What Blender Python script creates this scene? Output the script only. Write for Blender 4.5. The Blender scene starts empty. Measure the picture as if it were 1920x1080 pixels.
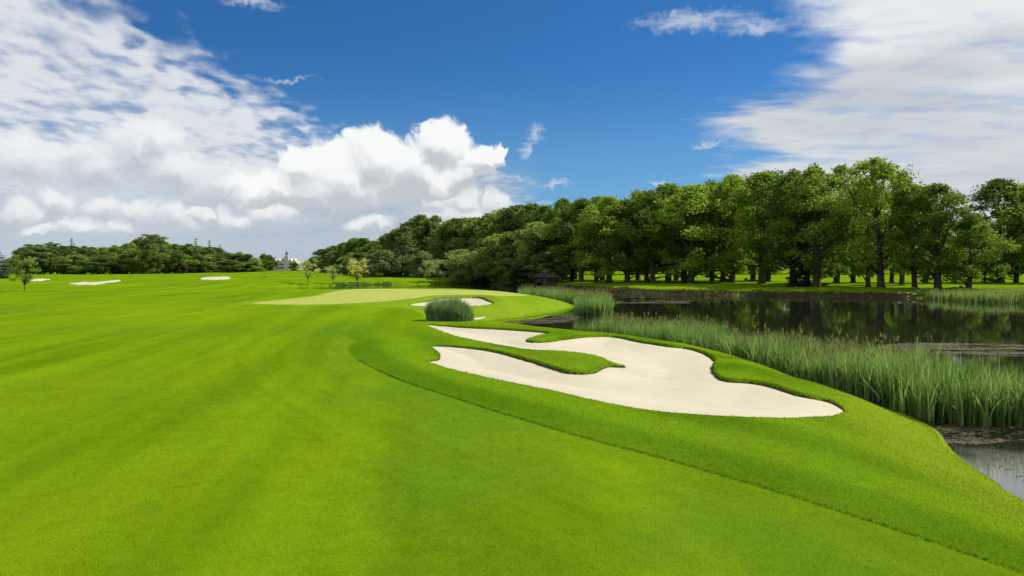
import bpy, math, time
import numpy as np
T0 = time.time()
SC = bpy.context.scene
COL = SC.collection
R = math.radians
F, U0, V0, ZC = 1507.0, 960.0, 505.0, 5.0      # focal length in photo pixels, horizon, eye height above the water
SUN_AZ, SUN_EL = R(68), R(46)                  # sun ahead of the camera, to the right
rng0 = np.random.default_rng(7)

# ------------------------------------------------------------------ small helpers
def link(o, parent=None):
    COL.objects.link(o)
    if parent is not None:
        o.parent = parent
    return o

def tag(o, label=None, cat=None, group=None, kind=None):
    if label: o['label'] = label
    if cat: o['category'] = cat
    if group: o['group'] = group
    if kind: o['kind'] = kind
    return o

def empty(name, loc, rz=0.0):
    o = bpy.data.objects.new(name, None)
    o.location = loc
    o.rotation_euler = (0, 0, rz)
    o.empty_display_size = 0.5
    return link(o)

def mesh_np(name, verts, faces, mat=None, attrs=None, smooth=False):
    """mesh from numpy: verts (n,3), faces (m,k) all the same k"""
    me = bpy.data.meshes.new(name)
    verts = np.ascontiguousarray(verts, dtype=np.float32)
    faces = np.ascontiguousarray(faces, dtype=np.int32)
    n, (m, k) = len(verts), faces.shape
    me.vertices.add(n)
    me.vertices.foreach_set('co', verts.ravel())
    me.loops.add(m * k)
    me.loops.foreach_set('vertex_index', faces.ravel())
    me.polygons.add(m)
    me.polygons.foreach_set('loop_start', np.arange(0, m * k, k, dtype=np.int32))
    me.polygons.foreach_set('loop_total', np.full(m, k, dtype=np.int32))
    if smooth:
        me.polygons.foreach_set('use_smooth', np.ones(m, dtype=bool))
    for an, av in (attrs or {}).items():
        a = me.attributes.new(an, 'FLOAT', 'POINT')
        a.data.foreach_set('value', np.ascontiguousarray(av, dtype=np.float32))
    me.update(calc_edges=True)
    if mat: me.materials.append(mat)
    return me

def obj(name, me, parent=None):
    return link(bpy.data.objects.new(name, me), parent)

class MB:
    """collects boxes, prisms and tubes into one mesh"""
    def __init__(s): s.v, s.f = [], []
    def add(s, v, f):
        b = len(s.v)
        s.v += [tuple(map(float, p)) for p in v]
        s.f += [tuple(int(i) + b for i in q) for q in f]
        return s
    def box(s, x0, x1, y0, y1, z0, z1, bev=0.0):
        if bev:
            b = bev
            ring = [(x0+b,y0),(x1-b,y0),(x1,y0+b),(x1,y1-b),(x1-b,y1),(x0+b,y1),(x0,y1-b),(x0,y0+b)]
            v = [(x, y, z0) for x, y in ring] + [(x, y, z1-b) for x, y in ring]
            cx, cy = (x0+x1)/2, (y0+y1)/2
            v += [(cx+(x-cx)*(1-2*b/(x1-x0)), cy+(y-cy)*(1-2*b/(y1-y0)), z1) for x, y in ring]
            f = [(i, (i+1) % 8, 8+(i+1) % 8, 8+i) for i in range(8)] + [(8+i, 8+(i+1) % 8, 16+(i+1) % 8, 16+i) for i in range(8)]
            f += [tuple(range(16, 24)), tuple(reversed(range(8)))]
            return s.add(v, f)
        v = [(x0,y0,z0),(x1,y0,z0),(x1,y1,z0),(x0,y1,z0),(x0,y0,z1),(x1,y0,z1),(x1,y1,z1),(x0,y1,z1)]
        return s.add(v, [(3,2,1,0),(4,5,6,7),(0,1,5,4),(1,2,6,5),(2,3,7,6),(3,0,4,7)])
    def prism(s, pts, y0, y1):
        """polygon in x,z (counter-clockwise seen from -y) extruded along y"""
        n = len(pts)
        v = [(x, y0, z) for x, z in pts] + [(x, y1, z) for x, z in pts]
        return s.add(v, [tuple(range(n)), tuple(reversed(range(n, 2*n)))] + [(i+n, (i+1) % n+n, (i+1) % n, i) for i in range(n)])
    def cone(s, cx, cy, z0, z1, r0, r1, n=12):
        a = [2*math.pi*i/n for i in range(n)]
        v = [(cx+r0*math.cos(t), cy+r0*math.sin(t), z0) for t in a] + [(cx+r1*math.cos(t), cy+r1*math.sin(t), z1) for t in a]
        return s.add(v, [(i, (i+1) % n, n+(i+1) % n, n+i) for i in range(n)] + [tuple(reversed(range(n))), tuple(range(n, 2*n))])
    def wheel(s, cx, y0, y1, cz, r, n=16):
        a = [2*math.pi*i/n for i in range(n)]
        v = [(cx+r*math.cos(t), y0, cz+r*math.sin(t)) for t in a] + [(cx+r*math.cos(t), y1, cz+r*math.sin(t)) for t in a]
        return s.add(v, [(i, (i+1) % n, n+(i+1) % n, n+i) for i in range(n)] + [tuple(reversed(range(n))), tuple(range(n, 2*n))])
    def mesh(s, name, mat, smooth=False):
        me = bpy.data.meshes.new(name)
        me.from_pydata(s.v, [], s.f)
        me.materials.append(mat)
        if smooth:
            for p in me.polygons: p.use_smooth = True
        me.update()
        return me
    def build(s, name, mat, parent=None, smooth=False):
        return obj(name, s.mesh(name, mat, smooth), parent)

def sstep(a, b, x):
    t = np.clip((x - a) / (b - a), 0, 1)
    return t * t * (3 - 2 * t)

def vnoise(x, y, seed=0):
    """smooth value noise, -1..1"""
    xi, yi = np.floor(x), np.floor(y)
    fx, fy = x - xi, y - yi
    fx = fx*fx*fx*(fx*(fx*6-15)+10); fy = fy*fy*fy*(fy*(fy*6-15)+10)
    xi = xi.astype(np.int64); yi = yi.astype(np.int64)
    def h(a, b):
        n = (a * 374761393 + b * 668265263 + seed * 1442695041) & 0x7fffffff
        n = ((n ^ (n >> 13)) * 1274126177) & 0x7fffffff
        return ((n ^ (n >> 16)) & 0xffff) / 32767.5 - 1
    return (h(xi, yi)*(1-fx)+h(xi+1, yi)*fx)*(1-fy) + (h(xi, yi+1)*(1-fx)+h(xi+1, yi+1)*fx)*fy

def fbm(x, y, seed=0, oct=4):
    s, a, t = 0, 1.0, 0
    for i in range(oct):
        s = s + a * vnoise(x * 2**i + 17.3*i, y * 2**i - 9.1*i, seed + i); t += a; a *= 0.5
    return s / t

def catmull(P, n=6, closed=True):
    P = np.asarray(P, float)
    out = []
    N = len(P)
    rng = range(N) if closed else range(N - 1)
    for i in rng:
        if closed:
            p0, p1, p2, p3 = P[i-1], P[i], P[(i+1) % N], P[(i+2) % N]
        else:
            p0, p1, p2, p3 = P[max(i-1, 0)], P[i], P[i+1], P[min(i+2, N-1)]
        for t in np.arange(n) / n:
            out.append(0.5*((2*p1) + (-p0+p2)*t + (2*p0-5*p1+4*p2-p3)*t*t + (-p0+3*p1-3*p2+p3)*t**3))
    if not closed: out.append(P[-1])
    return np.array(out)

def seg_dist(px, py, poly, closed=True, vals=None):
    """distance of points to a polyline; with vals also the blended value of the near vertices"""
    A = poly; B = np.roll(poly, -1, 0)
    if not closed: A, B = A[:-1], B[:-1]
    n = len(px); D = np.full(n, 1e18)
    W = np.zeros(n); WV = np.zeros(n)
    for i in range(len(A)):
        ax, ay = A[i, 0], A[i, 1]; dx, dy = B[i, 0]-ax, B[i, 1]-ay
        L = dx*dx + dy*dy + 1e-12
        t = np.clip(((px-ax)*dx + (py-ay)*dy)/L, 0, 1)
        d2 = (px-ax-t*dx)**2 + (py-ay-t*dy)**2
        if vals is not None:
            w = 1/(d2+0.15)**2 * math.sqrt(L)
            v = vals[i] + (vals[(i+1) % len(vals)]-vals[i])*t
            W += w; WV += w*v
        np.minimum(D, d2, out=D)
    D = np.sqrt(D)
    return (D, WV/W) if vals is not None else D

def inside(px, py, poly):
    c = np.zeros(len(px), bool)
    n = len(poly)
    for i in range(n):
        x0, y0 = poly[i, 0], poly[i, 1]; x1, y1 = poly[(i+1) % n, 0], poly[(i+1) % n, 1]
        if y0 == y1: continue
        m = ((y0 > py) != (y1 > py)) & (px < (x1-x0)*(py-y0)/(y1-y0)+x0)
        c ^= m
    return c

def sdf(px, py, poly):
    """signed distance, negative inside"""
    d = seg_dist(px, py, poly)
    return np.where(inside(px, py, poly), -d, d)

# ------------------------------------------------------------------ the lake outline on the ground (x right, y ahead of the camera)
def w0(u, v):                                   # a point of the water surface
    y = ZC*F/(v-V0)
    return ((u-U0)/F*y, y)
def wd(u, y): return ((u-U0)/F*y, y)
near_ctrl = [(13.5,-60),(13,-14),(11.6,2),(10.9,10),w0(1920,938),w0(1870,905),w0(1800,862),w0(1765,835),w0(1745,803),wd(1690,28),
             wd(1600,31),wd(1500,35),wd(1400,41),wd(1300,46),wd(1200,51),wd(1100,57),wd(1000,64),wd(930,69),(-3.0,71.5),
             (-4.2,74.5),w0(905,602.5),w0(930,600),w0(1000,593.5),w0(1050,585),w0(1078,577),(9.0,105),(8.6,111),(6.5,125),(0,150),(-9,167),
             (-22,178),(-36,188),(-50,200),(-62,215)]
far_ctrl = [(-64,228),(-56,243),(-45,262),(-34,262),(-28,268),w0(850,532),w0(900,532.5),w0(945,534.5),w0(1000,538),w0(1050,541),w0(1100,543.5),w0(1150,546.5),
            w0(1200,549.5),w0(1250,552),w0(1300,553.5),w0(1400,555),w0(1500,556),w0(1640,558),w0(1770,560),w0(1920,563),(110,118),(150,95),(210,60),(260,0),(260,-60)]
NEAR = catmull(near_ctrl, 5, False)
FAR = catmull(far_ctrl, 5, False)
LAKE = np.vstack([NEAR, FAR])

def H0(x, y):
    """height of the land before any bunker is cut"""
    x = np.asarray(x, float); y = np.asarray(y, float)
    sh = x.shape; x = x.ravel(); y = y.ravel()
    dn = seg_dist(x, y, NEAR, False); df = seg_dist(x, y, FAR, False)
    ins = inside(x, y, LAKE)
    d = np.minimum(dn, df)
    zn = 1.2*(1-np.exp(-(d/2.4)**1.5))
    zf = 0.62*sstep(0, 1.5, d) + 0.75*(1-np.exp(-np.maximum(d-0.8, 0)/7))
    zn = zn*(1-0.80*sstep(163, 178, y)*sstep(275, 235, y)*sstep(-82, -58, x))
    w = sstep(-10, 10, dn-df)
    z = zn*(1-w) + zf*w
    z = np.where(ins, -0.9*(1-np.exp(-d/2.5)), z)
    land = np.where(ins, 0, sstep(2, 14, d))
    yy = np.clip(y-170, 0, 330)
    k = 0.0016 + 0.0046*sstep(-10, 70, x)
    z = z + land*k*yy*sstep(0, 25, np.where(ins, 0, d))
    g = lambda cx, cy, sx, sy, a: a*np.exp(-((x-cx)/sx)**2-((y-cy)/sy)**2)
    z = z + land*(g(-100, 425, 55, 70, 2.3) + g(-190, 415, 90, 60, 0.9) + g(-25, 330, 45, 50, 0.5) + g(-14, 118, 22, 30, 0.22)
                  + g(-150, 230, 70, 25, 0.5) + g(-60, 170, 30, 14, -0.25) + g(-55, 140, 25, 12, 0.28))
    far = sstep(30, 120, y)
    z = z + land*(0.05*fbm(x/9, y/9, 3, 3) + far*0.22*fbm(x/45, y/38, 5, 3))
    z = z + land*0.25*sstep(-2, -30, x)*sstep(200, 40, y)
    return z.reshape(sh)

def ground(U, V):
    """where the rays of photo points meet the land (first hit) -> x, y, z"""
    U = np.atleast_1d(np.asarray(U, float)); V = np.atleast_1d(np.asarray(V, float))
    tx = (U-U0)/F; tz = -(V-V0)/F
    Y = np.exp(np.linspace(math.log(5), math.log(800), 500))
    out = np.full(len(U), np.nan)
    X = tx[:, None]*Y[None, :]; Z = ZC+tz[:, None]*Y[None, :]
    G = np.maximum(H0(X, np.broadcast_to(Y, X.shape)), 0.0)
    for i in range(len(U)):
        k = np.argmax(Z[i] <= G[i])
        if Z[i, k] > G[i, k]: out[i] = 600; continue
        k = max(k, 1)
        a0, a1 = Z[i, k-1]-G[i, k-1], Z[i, k]-G[i, k]
        t = a0/(a0-a1+1e-9)
        out[i] = Y[k-1]+(Y[k]-Y[k-1])*t
    x = tx*out
    return x, out, H0(x, out)

def gpoly(P, n=5, closed=True):
    S = catmull(P, n, closed)
    x, y, z = ground(S[:, 0], S[:, 1])
    return np.stack([x, y], 1)

# ------------------------------------------------------------------ outlines of bunkers, green, first cut
main_px = [(800,609,.3),(830,612,.6),(870,616,1),(930,619,1),(990,623,1),(1028,627,.9),(1008,632,.7),(987,640,.8),(1000,644,1),(1030,643,1),(1065,638,1),(1100,634,1),(1150,634,1),
           (1200,644,1),(1250,652,1.1),(1290,657,1.2),(1320,667,1.3),(1337,681,1.3),(1332,696,1.3),(1341,711,1.2),(1365,719,1.1),(1410,722,1.1),(1450,730,1.2),(1490,744,1.2),
           (1530,752,1.1),(1560,759,1),(1583,772,.4),(1558,779,.0),(1500,782,0),(1440,782,0),(1350,779,0),(1250,772,0),(1150,757,0),(1060,737,0),(980,721,0),(900,704,0),
           (850,692,0),(818,683,0),(803,678,.1),(823,674,.3),(826,666,.4),(819,657,.4),(812,650,.4),(840,651,.6),(880,655,.8),(920,661,1),(960,671,1.1),(1000,684,1.2),(1040,697,1.3),(1072,704,1.2),
           (1110,703,1.1),(1126,697,1),(1142,690,.9),(1176,690,.5),(1160,683,.2),(1130,670,.1),(1090,661,0),(1050,657,0),(1000,655,0),(960,650,0),(910,641,0),(870,633,0),(838,624,0),(815,615,0)]
S_ = catmull([p[:2] for p in main_px], 4)
L_ = np.repeat([p[2] for p in main_px], 4).astype(float)
_l = [p[2] for p in main_px]
for i in range(len(_l)):
    for k in range(4): L_[i*4+k] = _l[i]+(_l[(i+1) % len(_l)]-_l[i])*k/4
x_, y_, z_ = ground(S_[:, 0], S_[:, 1])
MAIN = np.stack([x_, y_], 1); MAIN_LIP = L_*0.15
green_bk = [(768,571.5,0),(785,568.5,.3),(808,566,.6),(830,562.5,1),(870,561,1),(900,561.5,1),(912,566,1),(924,571,.5),(900,572.5,0),(860,573.5,0),(820,574,0),(790,573.5,0)]
S_ = catmull([p[:2] for p in green_bk], 4); _l = [p[2] for p in green_bk]
x_, y_, z_ = ground(S_[:, 0], S_[:, 1])
GBK = np.stack([x_, y_], 1); GBK_LIP = np.array([_l[i]+(_l[(i+1) % len(_l)]-_l[i])*k/4 for i in range(len(_l)) for k in range(4)])*0.32
SLIV = gpoly([(868,598.5),(885,597.5),(897,596),(911,594.2),(905,597.2),(893,599.5),(880,600.5)], 4)
GREEN = gpoly([(472,568.5),(530,562),(590,555),(620,548),(650,543.5),(700,541.6),(780,541.8),(860,543.3),(940,546),(985,549),(1015,553),(960,555),(900,554.5),(850,555),(790,558),(745,563),(700,566.5),(650,569),(600,570.5),(540,571)], 4)
FRINGE = gpoly([(440,569.5),(520,560),(585,553.5),(615,546),(650,542.5),(700,541.2),(780,541.4),(860,542.8),(940,545),(1000,549),(1050,555),(1080,563),(1085,571),(1060,580),(1000,590),(940,597),(880,604),(820,604),(790,590),(770,580),(700,575),(640,573),(540,573)], 4)
CUT = gpoly([(668,641),(655,648),(652,656),(665,672),(700,691),(760,717),(850,746),(960,781),(1100,822),(1250,862),(1400,905),(1550,951),(1700,1000),(1800,1034),(1900,1069),(2100,1140),(2500,1280),(3200,1400)], 4, False)
ROUGH = np.vstack([CUT, np.array([(60.0, 5.0), (60, 60), (20, 60), (4, 72), (-6, 71), (-9, 62), (-10.5, 54), (-10, 47)])])
def far_bunker(P): return gpoly(P, 3)
FB = [far_bunker([(46,525.8),(58,524.2),(72,523.2),(84,523.6),(93,524.2),(84,526),(70,527.2),(56,527)]),
      far_bunker([(129,532),(146,530.5),(158,529),(175,530),(196,528),(221,525.4),(223,528),(200,530.3),(182,533.5),(160,534.4),(140,534)]),
      far_bunker([(376,522.6),(381,520.8),(400,519.8),(426,519.4),(431,521.2),(428,523.4),(404,524.8),(378,524.8)])]

def lip_field(x, y, poly, lips):
    """signed distance and blended lip height near a bunker"""
    n = len(x); s = np.full(n, 99.0); l = np.zeros(n)
    m = (x > poly[:, 0].min()-9) & (x < poly[:, 0].max()+9) & (y > poly[:, 1].min()-9) & (y < poly[:, 1].max()+9)
    if m.any():
        d, lv = seg_dist(x[m], y[m], poly, True, lips)
        s[m] = np.where(inside(x[m], y[m], poly), -d, d) + 0.055*fbm(x[m]/0.45, y[m]/0.45, 12, 3) + 0.05*fbm(x[m]/1.7, y[m]/1.7, 14, 2); l[m] = lv
    return s, l

def carve(x, y, z):
    """bunkers, lips and the step of the first cut; returns z and the masks"""
    s1, l1 = lip_field(x, y, MAIN, MAIN_LIP)
    s2, l2 = lip_field(x, y, GBK, GBK_LIP)
    for s, l in ((s1, l1), (s2, l2)):
        z = z + np.where(s > -0.02, l*sstep(-0.02, 0.09, s)*np.exp(-(np.maximum(s, 0)/2.6)**2)*1.0 + l*0.9*np.exp(-((s-1.6)/1.5)**2)*sstep(0, 1.2, s), 0)
        z = z - 0.4*sstep(0.02, -0.14, s) * (s < 1)
    return z, np.minimum(s1, s2)

def sand_h(x, y, s, l):
    return H0(x, y) + 0.05*fbm(x/2.6, y/2.6, 21, 3)*sstep(0, 1.2, -s) - 0.035 - 0.16*sstep(0, 2.5, -s) + 0.10*np.exp(-(s/0.8)**2)*(l > 0.05)*l/0.15*0.6
# ------------------------------------------------------------------ node helpers
class N:
    """a socket with arithmetic"""
    def __init__(s, nt, so): s.nt, s.so = nt, so
    def _m(s, op, *a, clamp=False):
        n = s.nt.nodes.new('ShaderNodeMath'); n.operation = op; n.use_clamp = clamp
        for i, v in enumerate((s,) + a):
            if isinstance(v, N): s.nt.links.new(v.so, n.inputs[i])
            else: n.inputs[i].default_value = float(v)
        return N(s.nt, n.outputs[0])
    def __add__(s, o): return s._m('ADD', o)
    __radd__ = __add__
    def __sub__(s, o): return s._m('SUBTRACT', o)
    def __rsub__(s, o): return (s*-1)+o
    def __mul__(s, o): return s._m('MULTIPLY', o)
    __rmul__ = __mul__
    def __truediv__(s, o): return s._m('DIVIDE', o)
    def pow(s, o): return s._m('POWER', o)
    def max(s, o): return s._m('MAXIMUM', o)
    def min(s, o): return s._m('MINIMUM', o)
    def smax(s, o, k): return s._m('SMOOTH_MAX', o, k)
    def sin(s): return s._m('SINE')
    def sqrt(s): return s._m('SQRT')
    def clamp(s): return s._m('ADD', 0.0, clamp=True)
    def step(s, a, b):
        n = s.nt.nodes.new('ShaderNodeMapRange'); n.interpolation_type = 'SMOOTHSTEP'
        s.nt.links.new(s.so, n.inputs[0])
        for i, v in ((1, a), (2, b)):
            if isinstance(v, N): s.nt.links.new(v.so, n.inputs[i])
            else: n.inputs[i].default_value = v
        if isinstance(a, float) and isinstance(b, float) and a > b:
            n.inputs[1].default_value, n.inputs[2].default_value = b, a
            n.inputs[3].default_value, n.inputs[4].default_value = 1, 0
        return N(s.nt, n.outputs[0])

class G:
    """a node tree being written"""
    def __init__(s, nt): s.nt = nt; nt.nodes.clear()
    def n(s, t, **kw):
        nd = s.nt.nodes.new(t)
        for k, v in kw.items(): setattr(nd, k, v)
        return nd
    def set(s, so, v):
        if isinstance(v, N): s.nt.links.new(v.so, so)
        elif isinstance(v, (tuple, list)): so.default_value = tuple(v) + ((1,) if len(v) == 3 and so.type == 'RGBA' else ())
        else: so.default_value = v
    def val(s, v):
        n = s.n('ShaderNodeValue'); n.outputs[0].default_value = v; return N(s.nt, n.outputs[0])
    def attr(s, name):
        n = s.n('ShaderNodeAttribute', attribute_name=name); return N(s.nt, n.outputs['Fac'])
    def pos(s): return N(s.nt, s.n('ShaderNodeNewGeometry').outputs['Position'])
    def objpos(s): return N(s.nt, s.n('ShaderNodeTexCoord').outputs['Object'])
    def rand(s): return N(s.nt, s.n('ShaderNodeObjectInfo').outputs['Random'])
    def xyz(s, v):
        n = s.n('ShaderNodeSeparateXYZ'); s.set(n.inputs[0], v); return [N(s.nt, o) for o in n.outputs]
    def vec(s, x, y, z):
        n = s.n('ShaderNodeCombineXYZ')
        for i, v in enumerate((x, y, z)): s.set(n.inputs[i], v)
        return N(s.nt, n.outputs[0])
    def vm(s, op, a, b=None, scale=None):
        n = s.n('ShaderNodeVectorMath', operation=op); s.set(n.inputs[0], a)
        if b is not None: s.set(n.inputs[1], b)
        if scale is not None: s.set(n.inputs['Scale'], scale)
        return N(s.nt, n.outputs['Value' if op in ('LENGTH', 'DISTANCE', 'DOT_PRODUCT') else 'Vector'])
    def noise(s, v, scale=1.0, detail=3.0, rough=0.5, dist=0.0, color=False):
        n = s.n('ShaderNodeTexNoise'); s.set(n.inputs['Vector'], v)
        for k, q in (('Scale', scale), ('Detail', detail), ('Roughness', rough), ('Distortion', dist)): n.inputs[k].default_value = q
        return N(s.nt, n.outputs['Color' if color else 'Fac'])
    def voro(s, v, scale=1.0, smooth=0.5):
        n = s.n('ShaderNodeTexVoronoi', feature='SMOOTH_F1'); s.set(n.inputs['Vector'], v)
        n.inputs['Scale'].default_value = scale; n.inputs['Smoothness'].default_value = smooth
        return N(s.nt, n.outputs['Distance'])
    def mix(s, f, a, b):
        n = s.n('ShaderNodeMix', data_type='RGBA'); s.set(n.inputs[0], f); s.set(n.inputs[6], a); s.set(n.inputs[7], b)
        return N(s.nt, n.outputs[2])
    def mul(s, a, b):
        n = s.n('ShaderNodeMix', data_type='RGBA', blend_type='MULTIPLY'); n.inputs[0].default_value = 1; s.set(n.inputs[6], a); s.set(n.inputs[7], b)
        return N(s.nt, n.outputs[2])
    def grey(s, f): return s.vec(f, f, f)
    def bump(s, h, strength=0.5, dist=0.05):
        n = s.n('ShaderNodeBump'); s.set(n.inputs['Height'], h); n.inputs['Strength'].default_value = strength; n.inputs['Distance'].default_value = dist
        return N(s.nt, n.outputs[0])
    def bsdf(s, color, rough=0.8, normal=None, spec=0.3, **kw):
        n = s.n('ShaderNodeBsdfPrincipled'); s.set(n.inputs['Base Color'], color); s.set(n.inputs['Roughness'], rough)
        n.inputs['Specular IOR Level'].default_value = spec
        if normal is not None: s.set(n.inputs['Normal'], normal)
        for k, v in kw.items(): s.set(n.inputs[k.replace('_', ' ')], v)
        return N(s.nt, n.outputs[0])
    def shmix(s, f, a, b):
        n = s.n('ShaderNodeMixShader'); s.set(n.inputs[0], f); s.set(n.inputs[1], a); s.set(n.inputs[2], b); return N(s.nt, n.outputs[0])
    def out(s, sh): s.nt.links.new(sh.so, s.n('ShaderNodeOutputMaterial').inputs['Surface'])

def material(name):
    m = bpy.data.materials.new(name); m.use_nodes = True
    return m, G(m.node_tree)

def simple(name, col, rough=0.8, var=0.25, scale=3.0, spec=0.3, bump=0.0, metal=0.0):
    m, g = material(name)
    n = g.noise(g.objpos(), scale, 4, 0.6)
    c = g.mix(n, tuple(x*(1-var) for x in col), tuple(min(1, x*(1+var)) for x in col))
    g.out(g.bsdf(c, rough, g.bump(n, bump, 0.05) if bump else None, spec, Metallic=metal))
    return m

# ------------------------------------------------------------------ turf, soil and sand
def turf_colour(g, p, s_green, s_fringe, s_rough, soil, dead):
    x, y, z = g.xyz(p)
    big = g.noise(p, 0.045, 4, 0.55)
    mid = g.noise(p, 0.55, 4, 0.6)
    fine = g.noise(p, 26.0, 3, 0.65)
    # passes of the mower: soft long streaks on the fairway
    st = g.noise(g.vec(x*0.45+y*0.05, y*0.022, 0), 1.0, 3, 0.55)
    ln = g.noise(g.vec(s_rough*1.25, y*0.02, 0), 1.0, 3, 0.6)
    st = st + (ln-0.5)*0.7*s_rough.step(10.0, 2.0)*s_rough.step(-1.0, 0.2)
    fair = g.mix(st.step(0.33, 0.67), (0.077, 0.143, 0.0026), (0.118, 0.203, 0.0040))
    fair = g.mix(big.step(0.40, 0.68)*0.8, fair, (0.128, 0.208, 0.0040))
    fair = g.mix(g.noise(g.vec(x, y*0.6, 8.0), 0.09, 4, 0.6).step(0.48, 0.70)*0.7, fair, (0.074, 0.152, 0.0080))
    band = (((s_rough + (mid-0.5)*0.6)*1.75)-0.35).sin()*y.step(60.0, 32.0)
    rough = g.mix(band.step(-0.9, 0.9), (0.057, 0.124, 0.0028), (0.100, 0.186, 0.0046))
    rough = g.mix(big.step(0.45, 0.7), rough, (0.106, 0.188, 0.0080))
    rough = g.mix((soil*1.0).step(0.15, 0.8), rough, (0.130, 0.192, 0.0090))
    c = g.mix((s_rough*-1 + (mid-0.5)*0.08).step(-0.05, 0.06)*y.step(60.0, 40.0), fair, rough)
    c = g.mix((s_fringe*-1 + (mid-0.5)*0.5).step(-0.2, 0.5), c, g.mix(mid, (0.116, 0.194, 0.0090), (0.148, 0.228, 0.012)))
    c = g.mix((s_green*-1 + (mid-0.5)*0.3).step(-0.15, 0.25), c, g.mix(mid, (0.245, 0.285, 0.062), (0.285, 0.315, 0.078)))
    c = g.mul(c, g.grey(0.64 + fine*0.72))
    c = g.mul(c, g.grey(0.74 + mid*0.22 + g.noise(g.vec(x*1.0, y*0.35, 3.0), 0.16, 3, 0.55)*0.30))
    tuft = g.noise(p, 2.6, 3, 0.7); clov = g.noise(p, 0.9, 4, 0.7)
    c = g.mul(c, g.grey(0.80 + tuft*0.40))
    c = g.mix(clov.step(0.56, 0.70)*0.5, c, g.mul(c, (0.80, 0.92, 1.3)))
    speck = g.noise(p, 9.0, 2, 0.8)
    c = g.mix(speck.step(0.66, 0.74)*0.2, c, (0.20, 0.26, 0.03))
    return c, fine, mid

mt_land, g = material('turf')
p = g.pos()
far_d = g.xyz(p)[1]
sg, sf, sr = g.attr('green_edge'), g.attr('fringe_edge'), g.attr('cut_edge')
soil, lush, lipf = g.attr('bank_soil'), g.attr('shore_turf'), g.attr('lip_soil')
c, fine, mid = turf_colour(g, p, sg, sf, sr, lush, None)
sn = g.noise(p, 1.7, 5, 0.7)
soilc = g.mix(sn.step(0.3, 0.7), (0.022, 0.018, 0.012), (0.075, 0.062, 0.042))
soilc = g.mix(g.noise(p, 0.35, 3, 0.6).step(0.52, 0.68), soilc, (0.060, 0.026, 0.018))
c = g.mix((soil + (sn-0.5)*0.5).step(0.35, 0.6), c, soilc)
c = g.mix((lipf + (fine-0.5)*0.4).step(0.45, 0.62), c, g.mix(fine, (0.030, 0.034, 0.010), (0.085, 0.075, 0.035)))
h = fine*1.0 + g.noise(p, 70.0, 2, 0.6)*0.7 + mid*0.5
pr = g.bsdf(c, 0.85, g.bump(h, 0.55, 0.035), 0.0)
g.out(pr)

mt_sand, g = material('bunker_sand')
p = g.pos()
x, y, z = g.xyz(p)
n1, n2, n3 = g.noise(p, 0.5, 4, 0.6), g.noise(p, 30, 3, 0.7), g.noise(g.vec(x*1.0, y*5.0, 0), 1.2, 4, 0.6)
c = g.mix(n1, (0.375, 0.345, 0.260), (0.455, 0.422, 0.330))
c = g.mul(c, g.grey(0.80 + n2*0.20 + n3*0.20))
c = g.mix(g.noise(p, 5.0, 2, 0.5).step(0.70, 0.76)*0.4, c, (0.36, 0.29, 0.2))
g.out(g.bsdf(c, 0.95, g.bump(n2*0.5 + n3*1.2, 0.55, 0.04), 0.1))

# ------------------------------------------------------------------ the land: one polar sheet, fine ahead of the camera, out to the horizon
def land_mesh():
    a1 = np.arange(-35.5, 35.5, 0.085)
    a0 = np.linspace(-178, -35.6, 90); a2 = np.linspace(35.6, 178, 90)
    ang = np.radians(np.concatenate([a0, a1, a2]))
    r, rs = 3.0, []
    while r < 3500:
        rs.append(r)
        r *= 1.0125 if r < 9 else (1.0042 if r < 62 else (1.0058 if r < 130 else (1.010 if r < 500 else 1.06)))
    rr = np.array(rs)
    A, Q = np.meshgrid(ang, rr)
    x = (np.sin(A)*Q).ravel(); y = (np.cos(A)*Q).ravel()
    z = H0(x, y)
    z, sb = carve(x, y, z)
    n, m = len(rr), len(ang)
    sg = np.full(len(x), 99.0); sf = sg.copy(); sr = sg.copy()
    k = (x > -60) & (x < 30) & (y > 50) & (y < 260)
    sg[k] = sdf(x[k], y[k], GREEN); sf[k] = sdf(x[k], y[k], FRINGE)
    k = (x > -16) & (x < 66) & (y > 2) & (y < 90)
    sr[k] = sdf(x[k], y[k], ROUGH)
    # the first cut stands a few centimetres above the fairway; its step follows the front line only
    dc = np.full(len(x), 99.0); dc[k] = seg_dist(x[k], y[k], CUT, False)
    z = z + 0.024*np.where(sr < 0.06, sstep(0.03, -0.03, sr)*np.exp(-(np.maximum(-sr, 0)/4.0)**2)*sstep(36, 30, np.where(dc < 6, y, 99)), 0)
    dn = seg_dist(x, y, NEAR, False); df = seg_dist(x, y, FAR, False)
    ins = inside(x, y, LAKE)
    bank = np.where(ins, sstep(0.0, 0.4, np.minimum(dn, df))*np.maximum(sstep(-26, -4, x), y < 150), np.where((df < dn), sstep(2.4, 0.7, df)*sstep(0.0, 30, dn)*sstep(-26, -4, x), 0.25*sstep(0.5, 0.0, dn)))
    shore = np.where(ins, 1, sstep(5.0, 0.3, dn))*(dn < df)*sstep(90, 60, y)
    lipm = np.where((sb > -0.4) & (sb < 0.085), 1.0, 0)*sstep(0.0, 0.05, 0.07-sb)
    i = np.arange(n-1)[:, None]*m; j = np.arange(m-1)[None, :]
    f = np.stack([i+j, i+j+1, i+m+j+1, i+m+j], -1).reshape(-1, 4)[:, ::-1]
    v = np.stack([x, y, z], 1)
    # close the patch under the camera
    me = mesh_np('terrain', v, f, mt_land, dict(green_edge=sg, fringe_edge=sf, cut_edge=sr, bank_soil=bank, shore_turf=shore, lip_soil=lipm), True)
    return me
terrain = tag(obj('terrain', land_mesh()), kind='structure')
print('land', len(terrain.data.vertices), time.time()-T0)

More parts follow.
